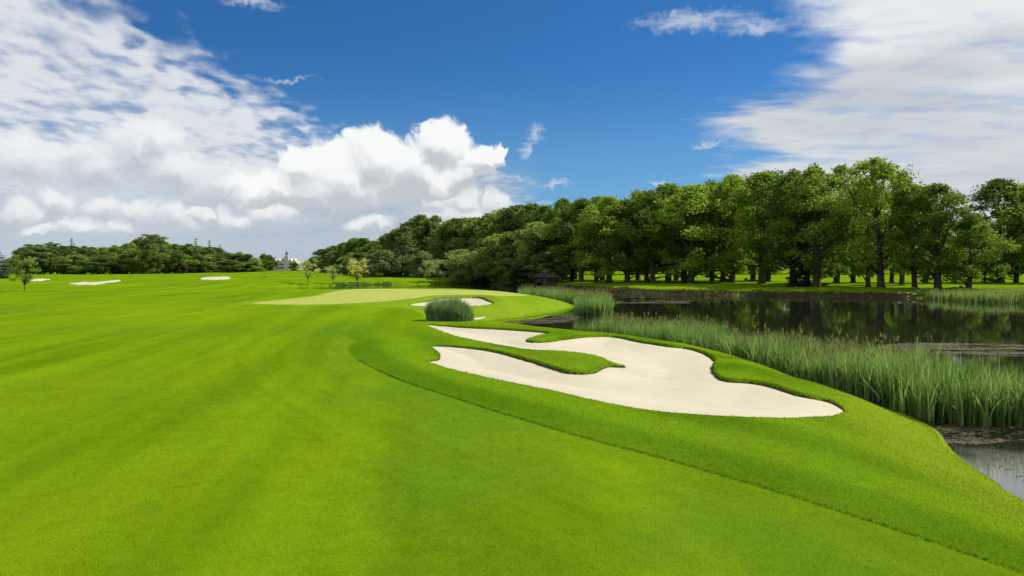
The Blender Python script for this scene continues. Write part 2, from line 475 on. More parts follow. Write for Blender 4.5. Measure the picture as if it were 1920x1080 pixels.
def sand_mesh(name, poly, lips, res, flush=None):
    x0, x1, y0, y1 = poly[:, 0].min()-.5, poly[:, 0].max()+.5, poly[:, 1].min()-.5, poly[:, 1].max()+.5
    nx, ny = int((x1-x0)/res)+2, int((y1-y0)/res)+2
    X, Y = np.meshgrid(np.linspace(x0, x1, nx), np.linspace(y0, y1, ny))
    x, y = X.ravel(), Y.ravel()
    if flush is None:
        s, l = lip_field(x, y, poly, lips)
        z = sand_h(x, y, s, l)
        lim = 0.06 + 1.5*res
    else:
        s = sdf(x, y, poly); z = H0(x, y) + flush + 0.10*sstep(0, 2.0, -s); lim = 0.0
    keep = s < lim
    if flush is not None:                       # pull the rim of the sheet on to its outline
        keep = s < res*0.8
        rim = keep & (s > 0)
        z[rim] = H0(x[rim], y[rim]) - 0.02
    i = (np.arange(ny-1)[:, None]*nx + np.arange(nx-1)[None, :]).ravel()
    q = np.stack([i, i+1, i+nx+1, i+nx], 1)
    q = q[keep[q].all(1)]
    used, inv = np.unique(q, return_inverse=True)
    v = np.stack([x, y, z], 1)[used]
    return mesh_np(name, v, inv.reshape(-1, 4), mt_sand, None, True)
bk = obj('sand_bunker', sand_mesh('sand_bunker', MAIN, MAIN_LIP, 0.12))
tag(bk, 'large pale sand bunker with turf tongues reaching into it, beside the reeds', 'bunker', 'sand bunkers on the golf course')
b2 = obj('sand_bunker', sand_mesh('sand_bunker', GBK, GBK_LIP, 0.2))
tag(b2, 'small pale sand bunker cut into the putting green, partly behind the reed clump', 'bunker', 'sand bunkers on the golf course')
b3 = obj('sand_bunker', sand_mesh('sand_bunker', SLIV, None, 0.1, 0.05))
tag(b3, 'tiny sliver of sand beside the foot of the lone reed clump', 'bunker', 'sand bunkers on the golf course')
for P_, lb in zip(FB, ('far sand bunker seen past the small tree, the smallest and most distant on that side',
                       'long thin two-lobed sand bunker on the far fairway in front of the wood',
                       'flat oblong sand bunker on the far fairway before the manor')):
    tag(obj('sand_bunker', sand_mesh('sand_bunker', P_, None, 0.45, 0.12)), lb, 'bunker', 'sand bunkers on the golf course')

# ------------------------------------------------------------------ water
mt_water, g = material('lake_water')
p = g.pos(); x, y, z = g.xyz(p)
rip = g.noise(g.vec(x*0.5, y*1.6, 0), 1.1, 4, 0.55)
patch = g.noise(g.vec(x*0.03, y*0.10, 0), 1.0, 3, 0.5)
hh = rip*(0.25 + patch.step(0.42, 0.66)*0.9) + g.noise(p, 7.0, 2, 0.5)*0.05
murk_reflection = ((y + (g.noise(p, 0.5, 4, 0.6)-0.5)*5.0).step(23.0, 20.0))*(x+0.0).step(8.0, 11.0)  # pale cloud reflection painted into the corner's base colour, with murky shallows
g.out(g.bsdf(g.mix(murk_reflection, (0.012, 0.012, 0.008), (0.105, 0.105, 0.098)), 0.03, g.bump(hh, 0.05, 0.06), 0.5, IOR=1.38))
cx = LAKE.copy()
wv = [(-90, -60, 0), (300, -60, 0), (300, 320, 0), (-90, 320, 0)]
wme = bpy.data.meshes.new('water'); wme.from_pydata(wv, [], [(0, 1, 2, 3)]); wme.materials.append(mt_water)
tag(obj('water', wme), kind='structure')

# ------------------------------------------------------------------ sky and light
sun = bpy.data.lights.new('sun', 'SUN'); sun.energy = 4.6; sun.angle = R(0.53); sun.color = (1.0, 0.94, 0.84)
so = link(bpy.data.objects.new('sun', sun))
so.rotation_euler = (R(90)-SUN_EL, 0, math.pi-SUN_AZ)
so.location = (80, 60, 120)
wld = bpy.data.worlds.new('World'); SC.world = wld; wld.use_nodes = True
g = G(wld.node_tree)
d = N(g.nt, g.n('ShaderNodeTexCoord').outputs['Generated'])
d = g.vm('NORMALIZE', d)
dx, dy, dz = g.xyz(d)
DEG = 180/math.pi
az = dx._m('ARCTAN2', dy)*DEG
el = dz._m('ARCSINE')*DEG
def AE(u, v):
    a = math.atan((u-U0)/F); return (a*DEG, math.atan((V0-v)/F*math.cos(a))*DEG)
sky = g.n('ShaderNodeTexSky', sky_type='NISHITA', sun_disc=False, sun_elevation=SUN_EL, sun_rotation=SUN_AZ,
          altitude=200.0, air_density=1.0, dust_density=0.35, ozone_density=3.0)
blue = g.mul(N(g.nt, sky.outputs[0]), (0.140, 0.365, 0.600))
P = g.vec(az, el, 0)
def warp(P, a, s, seed, det=2):
    n = g.noise(g.vm('ADD', P, (seed, seed*1.7, seed*0.3)), s, det, 0.5, color=True)
    n = g.vm('SUBTRACT', n, (0.5, 0.5, 0.5))
    return g.vm('ADD', P, g.vm('MULTIPLY', n, (a*1.2, a, 0)))
def blob(P, u, v, ru, rv):
    a, e = AE(u, v); k = DEG/F
    q = g.vm('MULTIPLY', g.vm('SUBTRACT', P, (a, e, 0)), (1/(ru*k), 1/(rv*k), 0))
    return 1.0 - g.vm('LENGTH', q)
def blobs(P, lst, k=0.12):
    r = None
    for b in lst:
        q = blob(P, *b); r = q if r is None else r.smax(q, k)
    return r
# far high veil on the right
hx, hy = dx/(dz+0.09), dy/(dz+0.09)
hp = g.vec(hx, hy, 0)
streak = g.noise(g.vec(hx*0.75+hy*0.35, hy*1.25-hx*0.25, 3.0), 1.5, 6, 0.58, 0.3)
cells = g.noise(g.vec(hx*1.3, hy*1.9, 7.0), 4.0, 4, 0.5, 0.25)
def lin(el_, pts):
    """azimuth of an edge as a function of elevation, piecewise linear"""
    n = g.n('ShaderNodeFloatCurve'); cv = n.mapping.curves[0]
    pts = sorted(pts)
    lo, hi = -30.0, 40.0
    n.mapping.use_clip = False
    for i, (e, a) in enumerate(pts):
        pt = (e/90.0, (a-lo)/(hi-lo))
        if i < 2: cv.points[i].location = pt
        else: cv.points.new(*pt)
    for q in cv.points: q.handle_type = 'VECTOR'
    n.mapping.update()
    g.set(n.inputs['Value'], el_/90.0); n.inputs['Factor'].default_value = 1
    return N(g.nt, n.outputs[0])*(hi-lo)+lo
def edge(pts, extra):
    q = [AE(*p_)[::-1] for p_ in pts]
    return [(0.0, q[0][1])] + q + extra
EP = P
redge = lin(el, edge([(1330,345),(1345,315),(1400,285),(1345,250),(1330,225),(1420,180),(1490,130),(1500,70),(1540,40),(1430,5)], [(30.0, 14), (50.0, 5), (89.0, 0)]))
rv = (az - redge)/4.2 + (streak-0.5)*4.2 + (cells-0.5)*1.0
rveil = rv.step(-0.25, 1.15)*(az+0.0).step(2.0, 12.0)
rcol = g.noise(g.vec(hx*0.7+hy*0.3, hy*1.0, 9.0), 1.2, 4, 0.52)
rgrey = g.mix((rcol*1.0).step(0.30, 0.60), (0.585, 0.615, 0.655), (0.85, 0.865, 0.875))
rgrey = g.mix((el+0.0).step(16.0, 5.0)*0.55, rgrey, (0.575, 0.610, 0.655))
# mackerel sheet on the left
ledge = lin(el, edge([(1000,325),(860,300),(660,236),(540,180),(440,115),(330,62),(255,22),(235,0)], [(28.0, -31), (89.0, -32)]))
mack = g.noise(g.vec(hx*2.3+hy*0.4, hy*1.25-hx*0.35, 1.0), 5.0, 3, 0.42, 0.2)
mbig = g.noise(g.vec(hx*1.0, hy*1.0, 5.0), 1.6, 4, 0.5)
lv = (ledge - az)/4.0 + (mbig-0.5)*3.4 + (mack-0.5)*3.4
lveil = lv.step(-0.1, 1.9)*((az*-1)+0.0).step(-8.0, 1.0)
lhole = (mack*0.5+mbig*0.5).step(0.28, 0.55)
lcol = g.mix(lhole, (0.455, 0.525, 0.655), (0.790, 0.815, 0.855))
# lower haze bank on the left
bank = ((el*-1)+9.0 + (g.noise(g.vec(az*0.05, el*0.16, 2.0), 1.0, 5, 0.55)-0.5)*7.5).step(0.0, 4.5)*((az*-1)+2.5+(g.noise(g.vec(az*.1, el*.3, 4.0), 1.0, 4, 0.6)-.5)*8).step(0.0, 5.0)
bcol = g.mix(g.noise(g.vec(az*0.06, el*0.26, 6.0), 1.0, 5, 0.6).step(0.36, 0.66), (0.430, 0.510, 0.600), (0.640, 0.690, 0.745))
bcol = g.mix((el+0.0).step(5.5, 1.0)*0.7, bcol, (0.470, 0.560, 0.650))
# cumulus
big_l = [(835,262,58,50),(905,290,52,38),(705,290,72,58),(770,310,110,60),(575,312,62,46),(655,330,120,70),(800,330,105,50),(945,276,16,14),(560,350,150,46),(880,320,55,30)]
soft_l = [(262,272,72,62),(190,300,110,58),(60,300,120,55),(330,315,80,50),(440,345,130,70),(300,250,40,34)]
low_l = [(110,380,40,26),(262,402,44,28),(440,408,46,24),(90,436,60,14),(510,400,50,22),(700,420,60,18),(196,392,40,26),(335,414,52,30),(28,400,36,30),(232,430,40,20),(815,376,32,26),(868,378,40,26),(928,378,34,24),(880,405,120,28),(150,425,60,22),(380,400,26,12)]
def cumulus(lst, wa, soft, off, rr=1.0):
    Pw = warp(warp(warp(P, 2.1*wa, 0.30, 1.0), 1.1*wa, 0.85, 4.0), 0.55*wa, 2.3, 9.0, 4)
    Dn = blobs(Pw, lst)
    Pl = g.vm('ADD', Pw, off)
    Dl = blobs(Pl, lst)
    a = Dn.step(0.0, soft)
    lit = ((Dn-Dl)*2.0*rr + 0.46 - (Dn-0.15)*0.35 + (g.noise(Pw, 0.8, 5, 0.6)-0.5)*0.5)
    return a, lit
a1, l1 = cumulus(big_l, 1.25, 0.26, (0.35, 1.25, 0), 0.85)
a2, l2 = cumulus(soft_l, 1.15, 0.55, (0.6, 1.4, 0), 0.55)
a3, l3 = cumulus(low_l, 0.95, 0.5, (0.2, 0.6, 0), 0.6)
ccol = lambda l, lo, hi: g.mix(l.step(-0.35, 1.15), lo, hi)
wisp_l = [(1000,252,30,26),(985,280,16,22),(1328,272,44,9),(1040,345,44,10),(1232,347,44,8),(470,8,70,14),(1300,40,150,22),(950,338,60,8),(1420,45,90,20),(545,441,34,12),(650,436,30,10),(540,150,70,6)]
Pw = warp(warp(P, 1.6, 0.6, 2.0), 0.9, 2.6, 5.0, 5)
wis = (blobs(Pw, wisp_l, 0.05)+(g.noise(g.vec(az*.5, el*1.6, 0), 1.6, 5, 0.65)-0.5)*1.1).step(0.05, 1.2)*0.7
c = blue
c = g.mix((el+0.0).step(15.0, 0.0)*0.36, c, (2.6, 4.4, 6.0))
K = 6.6
sc = lambda col: g.vm('SCALE', col, scale=K)
c = g.mix(wis, c, sc((0.72, 0.76, 0.82)))
c = g.mix(lveil*(0.42 + lhole*0.52), c, sc(lcol))
c = g.mix(rveil*(0.45 + (streak*0.6+cells*0.4).step(0.28, 0.55)*0.53), c, sc(rgrey))
c = g.mix(bank*0.92, c, sc(bcol))
c = g.mix(a2*0.85, c, sc(ccol(l2, (0.50, 0.56, 0.635), (0.92, 0.935, 0.95))))
c = g.mix(a3*0.85, c, sc(ccol(l3, (0.56, 0.605, 0.66), (0.93, 0.94, 0.945))))
c = g.mix(a1, c, sc(ccol(l1, (0.56, 0.595, 0.635), (0.98, 0.985, 0.99))))
bg = g.n('ShaderNodeBackground'); g.set(bg.inputs[0], c); bg.inputs[1].default_value = 0.1
g.nt.links.new(bg.outputs[0], g.n('ShaderNodeOutputWorld').inputs[0])

# ------------------------------------------------------------------ camera and view
cam = bpy.data.cameras.new('camera'); co = link(bpy.data.objects.new('camera', cam))
co.location = (0, 0, ZC); co.rotation_euler = (R(90), 0, 0)
cam.sensor_width = 36; cam.lens = 36*F/1920; cam.shift_y = -(540-V0)/1920; cam.clip_end = 8000; cam.clip_start = 0.2
SC.camera = co
SC.view_settings.view_transform = 'Standard'; SC.view_settings.look = 'None'; SC.view_settings.exposure = 0.55; SC.view_settings.gamma = 1
SC.cycles.max_bounces = 8; SC.cycles.transparent_max_bounces = 8; SC.cycles.use_denoising = True
# ------------------------------------------------------------------ foliage, bark and reed materials
def leaf_mat(name, dark, light, trans=0.35, tcol=None, vary=0.85):
    m, g = material(name)
    t = g.attr('tint'); r = g.rand()
    n = g.noise(g.pos(), 0.22, 3, 0.6)
    f = (t*0.55 + n*0.5 + (r-0.5)*vary - 0.02).clamp()
    c = g.mix(f, dark, light)
    tc = tcol or tuple(x*1.35 for x in light)
    pr = g.bsdf(c, 0.75, None, 0.08)
    tr = g.n('ShaderNodeBsdfTranslucent'); g.set(tr.inputs[0], g.mix(f, tuple(x*0.8 for x in dark), tc))
    g.out(g.shmix(trans, pr, N(g.nt, tr.outputs[0])))
    return m
def bark_mat(name, a, b):
    m, g = material(name)
    x, y, z = g.xyz(g.objpos())
    n = g.noise(g.vec(x*5, y*5, z*0.9), 2.0, 5, 0.65)
    c = g.mix(n.step(0.3, 0.7), a, b)
    c = g.mix(g.noise(g.objpos(), 0.8, 3, 0.6).step(0.5, 0.7)*0.5, c, (0.06, 0.075, 0.03))
    g.out(g.bsdf(c, 0.95, g.bump(n, 0.6, 0.08), 0.1))
    return m
LM = dict(
    lime=leaf_mat('lakeside_leaves', (0.066, 0.122, 0.020), (0.240, 0.345, 0.036), 0.5),
    wood=leaf_mat('woodland_leaves', (0.066, 0.115, 0.028), (0.245, 0.335, 0.062), 0.48),
    conifer=leaf_mat('conifer_needles', (0.062, 0.100, 0.040), (0.155, 0.215, 0.080), 0.3),
    pale=leaf_mat('willow_leaves', (0.17, 0.23, 0.05), (0.36, 0.43, 0.13), 0.5),
    sapling=leaf_mat('sapling_leaves', (0.22, 0.29, 0.055), (0.42, 0.48, 0.14), 0.5),
    autumn=leaf_mat('autumn_leaves', (0.40, 0.40, 0.06), (0.60, 0.62, 0.16), 0.5),
    yew=leaf_mat('yew_needles', (0.006, 0.013, 0.008), (0.016, 0.028, 0.014), 0.1),
    bush=leaf_mat('shrub_leaves', (0.075, 0.112, 0.034), (0.200, 0.260, 0.085), 0.4),
    bright=leaf_mat('bright_leaves', (0.060, 0.110, 0.008), (0.140, 0.200, 0.014), 0.4),
    copper=leaf_mat('copper_leaves', (0.035, 0.030, 0.018), (0.085, 0.068, 0.036), 0.3))
BARK = bark_mat('bark', (0.028, 0.024, 0.018), (0.110, 0.092, 0.068))
BARK_PALE = bark_mat('pale_bark', (0.16, 0.135, 0.10), (0.36, 0.32, 0.25))

# ------------------------------------------------------------------ tree parts as meshes
def tube(path, radii, n=8, seed=0, knob=0.08):
    """tapered tube along a path -> verts, quads"""
    path = np.asarray(path, float); rr = np.random.default_rng(seed)
    v, f = [], []
    for i, p in enumerate(path):
        t = path[min(i+1, len(path)-1)]-path[max(i-1, 0)]; t /= np.linalg.norm(t)+1e-9
        a = np.cross(t, (0.3, 1, 0.1)); a /= np.linalg.norm(a); b = np.cross(t, a)
        for k in range(n):
            q = 2*math.pi*k/n; r = radii[i]*(1+knob*rr.normal())
            v.append(p+r*(a*math.cos(q)+b*math.sin(q)))
    for i in range(len(path)-1):
        for k in range(n):
            f.append((i*n+k, i*n+(k+1) % n, (i+1)*n+(k+1) % n, (i+1)*n+k))
    return np.array(v), np.array(f)

def join(parts):
    V, Fs, o = [], [], 0
    for v, f in parts:
        V.append(v); Fs.append(f+o); o += len(v)
    return np.vstack(V), np.vstack(Fs)

def leaf_cards(rr, C, rad, dens, size, up=0.35, tint0=None, flat=1.0, fill=0.35):
    """leaf sprays spread over clumps: C centres, rad radii"""
    P, NRM, T = [], [], []
    for i, (c, r) in enumerate(zip(C, rad)):
        k = max(6, int(dens*r*r))
        d = rr.normal(size=(k, 3)); d /= np.linalg.norm(d, axis=1)[:, None]
        q = rr.random(k)
        rad_ = r*np.where(q < fill, rr.random(k)**0.5, 0.78+0.34*rr.random(k))
        w3 = rr.normal(size=(3, 3))*1.9; ph3 = rr.random(3)*6.28
        rad_ = rad_*(1+0.20*np.sin(d@w3[0]+ph3[0])+0.20*np.sin(d@w3[1]*1.7+ph3[1])+0.13*np.sin(d@w3[2]*2.9+ph3[2]))
        p = c + d*rad_[:, None]*np.array([1, 1, flat])
        keep = (d[:, 2] > -0.55) | (rr.random(k) < 0.45)
        P.append(p[keep])
        n = d*0.75 + np.array([0, 0, up]) + rr.normal(size=(k, 3))*0.5
        NRM.append(n[keep])
        t = (rr.random()*0.5 if tint0 is None else tint0[i]) + rr.random(k)*0.5
        T.append(t[keep])
    P = np.vstack(P); n = np.vstack(NRM); T = np.concatenate(T)
    n /= np.linalg.norm(n, axis=1)[:, None]
    a = np.cross(n, rr.normal(size=n.shape)); a /= np.linalg.norm(a, axis=1)[:, None]+1e-9
    b = np.cross(n, a)
    s = size*(0.6+0.8*rr.random(len(P)))[:, None]
    w = (0.45+0.35*rr.random(len(P)))[:, None]
    V = np.stack([P-a*s, P-b*s*w+a*s*0.1, P+a*s, P+b*s*w-a*s*0.15+n*s*0.2], 1).reshape(-1, 3)
    Fc = np.arange(len(V)).reshape(-1, 4)
    return V, Fc, np.repeat(T, 4)

PROTO = {}
def proto(kind, trunk, crown, leafmat, barkmat=None, hgt=1.0, wid=1.0):
    """keep a tree kind: trunk (v,f), crown (v,f,tint), nominal height and crown width"""
    tm = mesh_np('trunk', trunk[0], trunk[1], barkmat or BARK, None, True) if trunk is not None else None
    cm = mesh_np('crown', crown[0], crown[1], leafmat, dict(tint=crown[2])) if crown is not None else None
    PROTO.setdefault(kind, []).append((tm, cm, hgt, wid))

def bend(rr, p0, p1, n, wob):
    t = np.linspace(0, 1, n)[:, None]
    P = np.asarray(p0)*(1-t)+np.asarray(p1)*t
    W = rr.normal(size=(n, 3))*wob; W[0] = 0; W[-1] *= 0.5
    return P+np.cumsum(W, 0)*0.5

def broadleaf(kind, seed, h=26.0, R0=8.5, base=4.0, mat=None, dens=46, size=0.42, ncl=88, trunk_r=0.62, top=0.75, clr=(1.5, 2.7), lean=0.0, barkmat=None, gap=0.0):
    rr = np.random.default_rng(seed)
    C, Rd, Ti = [], [], []
    ph = rr.random(4)*6.28
    for i in range(ncl):
        t = rr.random()**0.85
        z = base + (h-base)*t
        prof = (math.sin(math.pi*min(1, (0.12+0.88*t))**1.0)**0.62) if t > 0.5 else (0.70+0.30*math.sin(math.pi*t))
        a = rr.random()*6.283
        lob = 1+0.22*math.sin(2*a+ph[0]+t*2)+0.16*math.sin(3*a+ph[1]-t*4)+0.1*math.sin(5*a+ph[2]+t*9)
        rho = R0*prof*lob*(0.93 if rr.random() < 0.72 else rr.random()**0.5)
        r = rr.uniform(*clr)*(0.8 if t > 0.85 else 1)
        rho = max(0, rho-r*0.7)
        C.append((rho*math.cos(a)+lean*t, rho*math.sin(a), min(z, h-r*0.75)))
        Rd.append(r); Ti.append(rr.random()*0.45+0.12*t)
    for i in range(int(ncl*0.45)):                # small sprays that stand out of the crown
        j = rr.integers(ncl); q = np.array(C[j]); o_ = np.array([q[0], q[1], (q[2]-base-(h-base)*0.4)*0.7]); o_ /= np.linalg.norm(o_)+1e-6
        q = q+o_*Rd[j]*rr.uniform(0.7, 1.25)+rr.normal(size=3)*0.5
        q[2] = min(q[2], h-0.1); C.append(tuple(q)); Rd.append(rr.uniform(0.28, 0.55)*clr[0]*0.9); Ti.append(rr.random()*0.5+0.1)
    C = np.array(C); Rd = np.array(Rd)
    cv, cf, ct = leaf_cards(rr, C, Rd, dens, size, 0.35, Ti, 0.78)
    # stray twigs beyond the clumps make the outline ragged
    parts = []
    tp = bend(rr, (0, 0, -0.4), (lean*0.5, 0, h*0.72), 9, 0.16)
    tr = trunk_r*np.array([1.75, 1.15, 1.0, 0.92, 0.8, 0.66, 0.5, 0.34, 0.15])
    tp[1] = tp[0]*0.9+tp[1]*0.1+np.array([0, 0, 0.75])
    parts.append(tube(tp, tr, 12, seed))
    idx = np.argsort(C[:, 2])
    for j in idx[::5][:17]:
        zb = max(base*0.9, C[j, 2]*rr.uniform(0.45, 0.68)); zb = min(zb, C[j, 2]-0.3); q = zb/(h*0.72)
        k = min(7, int(q*8)); f_ = q*8-k
        s0 = tp[k]*(1-f_)+tp[k+1]*f_
        L = bend(rr, s0, C[j], 6, 0.35)
        r0 = tr[k]*0.45
        parts.append(tube(L, np.linspace(r0, 0.05, 6), 6, seed+j))
    proto(kind, join(parts), (cv, cf, ct), mat, barkmat, h, 2*R0)

def conifer(kind, seed, h=22.0, R0=3.6, mat=None, size=0.5, base=1.2, n=16):
    rr = np.random.default_rng(seed); C, Rd = [], []
    for lv in range(n):
        t = lv/(n-1); z = base+(h-base-0.6)*t
        rad = R0*(1-t)**0.85*(0.8+0.4*rr.random())+0.15
        for k in range(max(1, int(8*(1-t)+2))):
            a = rr.random()*6.28
            for q in (0.45, 0.85):
                C.append((rad*q*math.cos(a), rad*q*math.sin(a), z-rad*q*0.32+rr.normal()*0.15)); Rd.append(0.35+0.62*(1-t))
    cv, cf, ct = leaf_cards(rr, np.array(C), np.array(Rd), 46, size*0.62, 0.5, None, 0.5)
    tv = tube(bend(rr, (0, 0, -0.3), (0, 0, h), 7, 0.03), np.array([.42, .34, .3, .22, .15, .08, .03]), 8, seed)
    proto(kind, tv, (cv, cf, ct), mat, None, h, 2*R0)

def pine(kind, seed, h=24.0, R0=7.0, mat=None):
    rr = np.random.default_rng(seed); C, Rd = [], []
    for lv in range(8):
        z = h*(0.45+0.5*lv/7); rad = R0*(0.65+0.35*math.sin(math.pi*(0.2+0.7*lv/7)))
        for k in range(6):
            a = rr.random()*6.28; q = rr.random()**0.5
            C.append((rad*q*math.cos(a), rad*q*math.sin(a), z+rr.normal()*0.3)); Rd.append(rr.uniform(1.2, 2.1))
    C = np.array(C)
    cv, cf, ct = leaf_cards(rr, C, np.array(Rd), 50, 0.36, 0.6, None, 0.42)
    parts = [tube(bend(rr, (0, 0, -0.3), (0.5, 0.2, h*0.92), 8, 0.12), np.linspace(0.6, 0.12, 8), 9, seed)]
    for j in range(0, len(C), 4):
        parts.append(tube(bend(rr, (0.2, 0, C[j, 2]-1.5), C[j], 4, 0.1), np.linspace(0.16, 0.04, 4), 5, seed+j))
    proto(kind, join(parts), (cv, cf, ct), mat, None, h, 2*R0)

def sapling(kind, seed, h=6.2, R0=2.4, mat=None, clear=0.30, dens=90, size=0.15, ncl=34, trunk_r=0.075):
    rr = np.random.default_rng(seed); C, Rd, parts = [], [], []
    t0 = bend(rr, (0, 0, -0.2), (rr.normal()*0.1, rr.normal()*0.1, h*clear), 4, 0.02)
    parts.append(tube(t0, np.linspace(trunk_r*1.2, trunk_r*0.85, 4), 7, seed))
    top = t0[-1]
    for i in range(ncl):
        t = rr.random()**0.8; a = rr.random()*6.28
        z = h*(clear+0.08)+(h*(1-clear)-0.5)*t
        rad = R0*(0.35+0.65*math.sin(math.pi*(0.18+0.62*t)))*rr.random()**0.45*(1+0.25*math.sin(3*a))
        c = np.array((rad*math.cos(a), rad*math.sin(a), z)); C.append(c); Rd.append(rr.uniform(0.35, 0.72)*R0/2.4)
        if i % 2 == 0: parts.append(tube(bend(rr, top+np.array((0, 0, -rr.random()*0.3)), c, 5, 0.07), np.linspace(trunk_r*0.45, 0.012, 5), 5, seed+i))
    cv, cf, ct = leaf_cards(rr, np.array(C), np.array(Rd), dens, size, 0.4, None, 0.9, 0.5)
    proto(kind, join(parts), (cv, cf, ct), mat, None, h, 2*R0)

for i in range(6): broadleaf('lime', 11+i, 26, 8.6, [4.2, 2.8, 3.6, 2.0, 4.0, 5.4][i], LM['lime'], 72, 0.275, 66, 0.6, clr=(1.0, 2.5))
for i in range(4): broadleaf('wood', 41+i, 23, 8.2, [1.6, 2.2, 1.4, 2.0][i], LM['wood'], 56, 0.36, 78, 0.5, clr=(1.3, 2.8))
for i in range(2): broadleaf('shrub', 61+i, 7, 4.2, 0.5, LM['bush'], 85, 0.24, 60, 0.14, clr=(0.8, 1.4))
for i in range(2): broadleaf('willow', 71+i, 11, 5.4, 1.0, LM['pale'], 95, 0.22, 72, 0.25, clr=(0.9, 1.7))
broadleaf('bright', 81, 15, 5.2, 0.8, LM['bright'], 60, 0.32, 70, 0.3, clr=(1.1, 1.9))
broadleaf('copper', 85, 12, 5.5, 0.8, LM['copper'], 60, 0.34, 66, 0.3, clr=(1.2, 2.0))
broadleaf('slender', 91, 25, 3.1, 2.2, LM['bush'], 60, 0.30, 70, 0.32, clr=(0.7, 1.3), barkmat=BARK_PALE)
for i in range(3): conifer('conifer', 101+i, 22, [3.4, 4.0, 3.0][i], LM['conifer'])
conifer('yew', 111, 11, 5.2, LM['yew'], 0.42, 0.5, 13)
for i in range(2): pine('pine', 121+i, 24, 7.5, LM['conifer'])
for i in range(2): sapling('sapling', 131+i, 6.4, 2.5, LM['sapling'])
sapling('autumn', 141, 7.4, 2.6, LM['autumn'], 0.28, 80, 0.16, 40)
for i in range(2): sapling('young', 145+i, 6.0, 2.6, LM['pale'], 0.24, 110, 0.17, 36)
sapling('small_tree', 151, 9.0, 3.6, LM['wood'], 0.2, 70, 0.24, 44, 0.13)
print('protos', time.time()-T0)

KEYS = {}
def tree(kind, name, x, y, h, w, label, group=None, cat='tree', rr=rng0, z=None):
    """one tree: an Empty at its foot that carries trunk and crown; later ones copy the meshes of the kind"""
    lst = PROTO[kind]; i = KEYS.get(kind, 0); KEYS[kind] = i+1
    tm, cm, h0, w0_ = lst[i % len(lst)]
    if z is None: z = float(H0(np.array([x]), np.array([y]))[0])
    o = empty(name, (x, y, z-0.05), rr.random()*6.283)
    s = h/h0; sw = w/w0_
    o.rotation_euler[0] = rr.normal()*0.022; o.rotation_euler[1] = rr.normal()*0.022
    tag(o, label, cat, group)
    if tm:
        t = obj('trunk', tm, o); t.scale = ((s+sw)/2*0.98, (s+sw)/2*0.98, s)
        q_ = 0.7+0.5*rr.random(); t.scale = (sw, sw, s)
    if cm:
        c = obj('crown', cm, o); c.scale = (sw, sw, s)
    return o
def tree_at(kind, name, u, d, vtop, wpx, label, group=None, **kw):
    """a tree at distance d along the bearing of u, as tall as its top stands against the sky"""
    x = (u-U0)/F*d
    z = float(H0(np.array([x]), np.array([float(d)]))[0])
    h = (V0-vtop)/F*d + ZC - z
    return tree(kind, name, x, d, h, wpx/F*d, label, group, z=z, **kw)

# ------------------------------------------------------------------ the lakeside row on the far bank
row = [(1940,531,338,170),(1877,530.5,336,145),(1816,541,400,120),(1759,541,344,160),(1715,539.5,340,115),(1691,534,332,110),(1652,539,297,165),(1628,537.5,334,100),
       (1530,538,310,185),(1513,536.5,322,160),(1486,534.5,318,140),(1428,532,314,160),(1412,526,332,120),(1374,530,330,145),(1355,529,338,130),(1296,531,346,135),
       (1283,529,350,115),(1253,529,350,135),(1224,530,354,115),(1212,529,357,115),(1176,529,362,125),(1142,529,368,115),(1118,527,373,110),(1090,528,376,115),(1072,526.5,379,100),(1056,525.5,380,95)]
words = ['first','second','third','fourth','fifth','sixth','seventh','eighth','ninth','tenth','eleventh','twelfth','thirteenth','fourteenth','fifteenth','sixteenth',
         'seventeenth','eighteenth','nineteenth','twentieth','twenty-first','twenty-second','twenty-third','twenty-fourth','twenty-fifth','twenty-sixth']
special = {0: 'tall green tree cut by the right edge of the photo, its trunk out of view', 1: 'broad lakeside tree whose trunk stands beside the low dark green bench', 2: 'lakeside tree with a thick trunk widening at its foot, behind the far reeds',
           6: 'tallest of the big lakeside trees, its top standing highest against the white cloud', 8: 'very broad dark lakeside tree with a thick trunk, densest shade of the row'}
for i, (u, vb, vt, w) in enumerate(row):
    if u < 1600: vt = vt+rng0.normal()*5+1; w = w*(0.85+0.35*rng0.random())
    x, y, z = [float(q[0]) for q in ground(u, vb)]
    h = (V0-vt)/F*y+ZC-z
    lb = special.get(i, 'tall green lakeside tree, %s trunk along the far bank counted from the photo\'s right edge' % words[i-1])
    tree('lime', 'lakeside_tree', x, y, h, w/F*y*1.06, lb, 'big trees along the far bank of the lake', z=z)
tree_at('yew', 'dark_evergreen', 1500, 172, 468, 60, 'low dark evergreen tree tucked under the broad lakeside trees', None)
# more trunks a little behind the row
back = [(1905,205,420,110),(1845,215,440,100),(1790,208,415,100),(1735,200,385,110),(1672,205,365,100),(1600,205,362,110),(1568,196,311,130),(1460,200,312,140),(1440,225,320,130),(1398,212,326,130),
        (1335,222,340,120),(1312,240,346,120),(1268,238,350,120),(1238,242,352,120),(1196,246,358,120),(1160,250,366,110),(1130,256,372,110),(1104,262,375,110),(1078,268,378,110),(1040,262,381,110),(1018,272,382,110)]
for k, (u, d, vt, w) in enumerate(back):
    if u < 1500 and k % 2: continue
    vt = vt+rng0.normal()*4
    tree_at('lime', 'lakeside_tree', u, d, vt, w, 'tall green tree in the second rank, half hidden behind the lakeside row', 'second rank of trees behind the lakeside row')
# a belt of trees beyond the lawn behind the lakeside row
for k, u in enumerate(range(1090, 2010, 46)):
    d = 395+25*math.sin(k*2.1)
    tree_at('wood', 'woodland_tree', u+8*math.sin(k*5.3), d, 434+8*math.sin(k*1.7), 82, 'distant green tree seen between the trunks, beyond the sunny lawn', 'distant trees beyond the lawn')
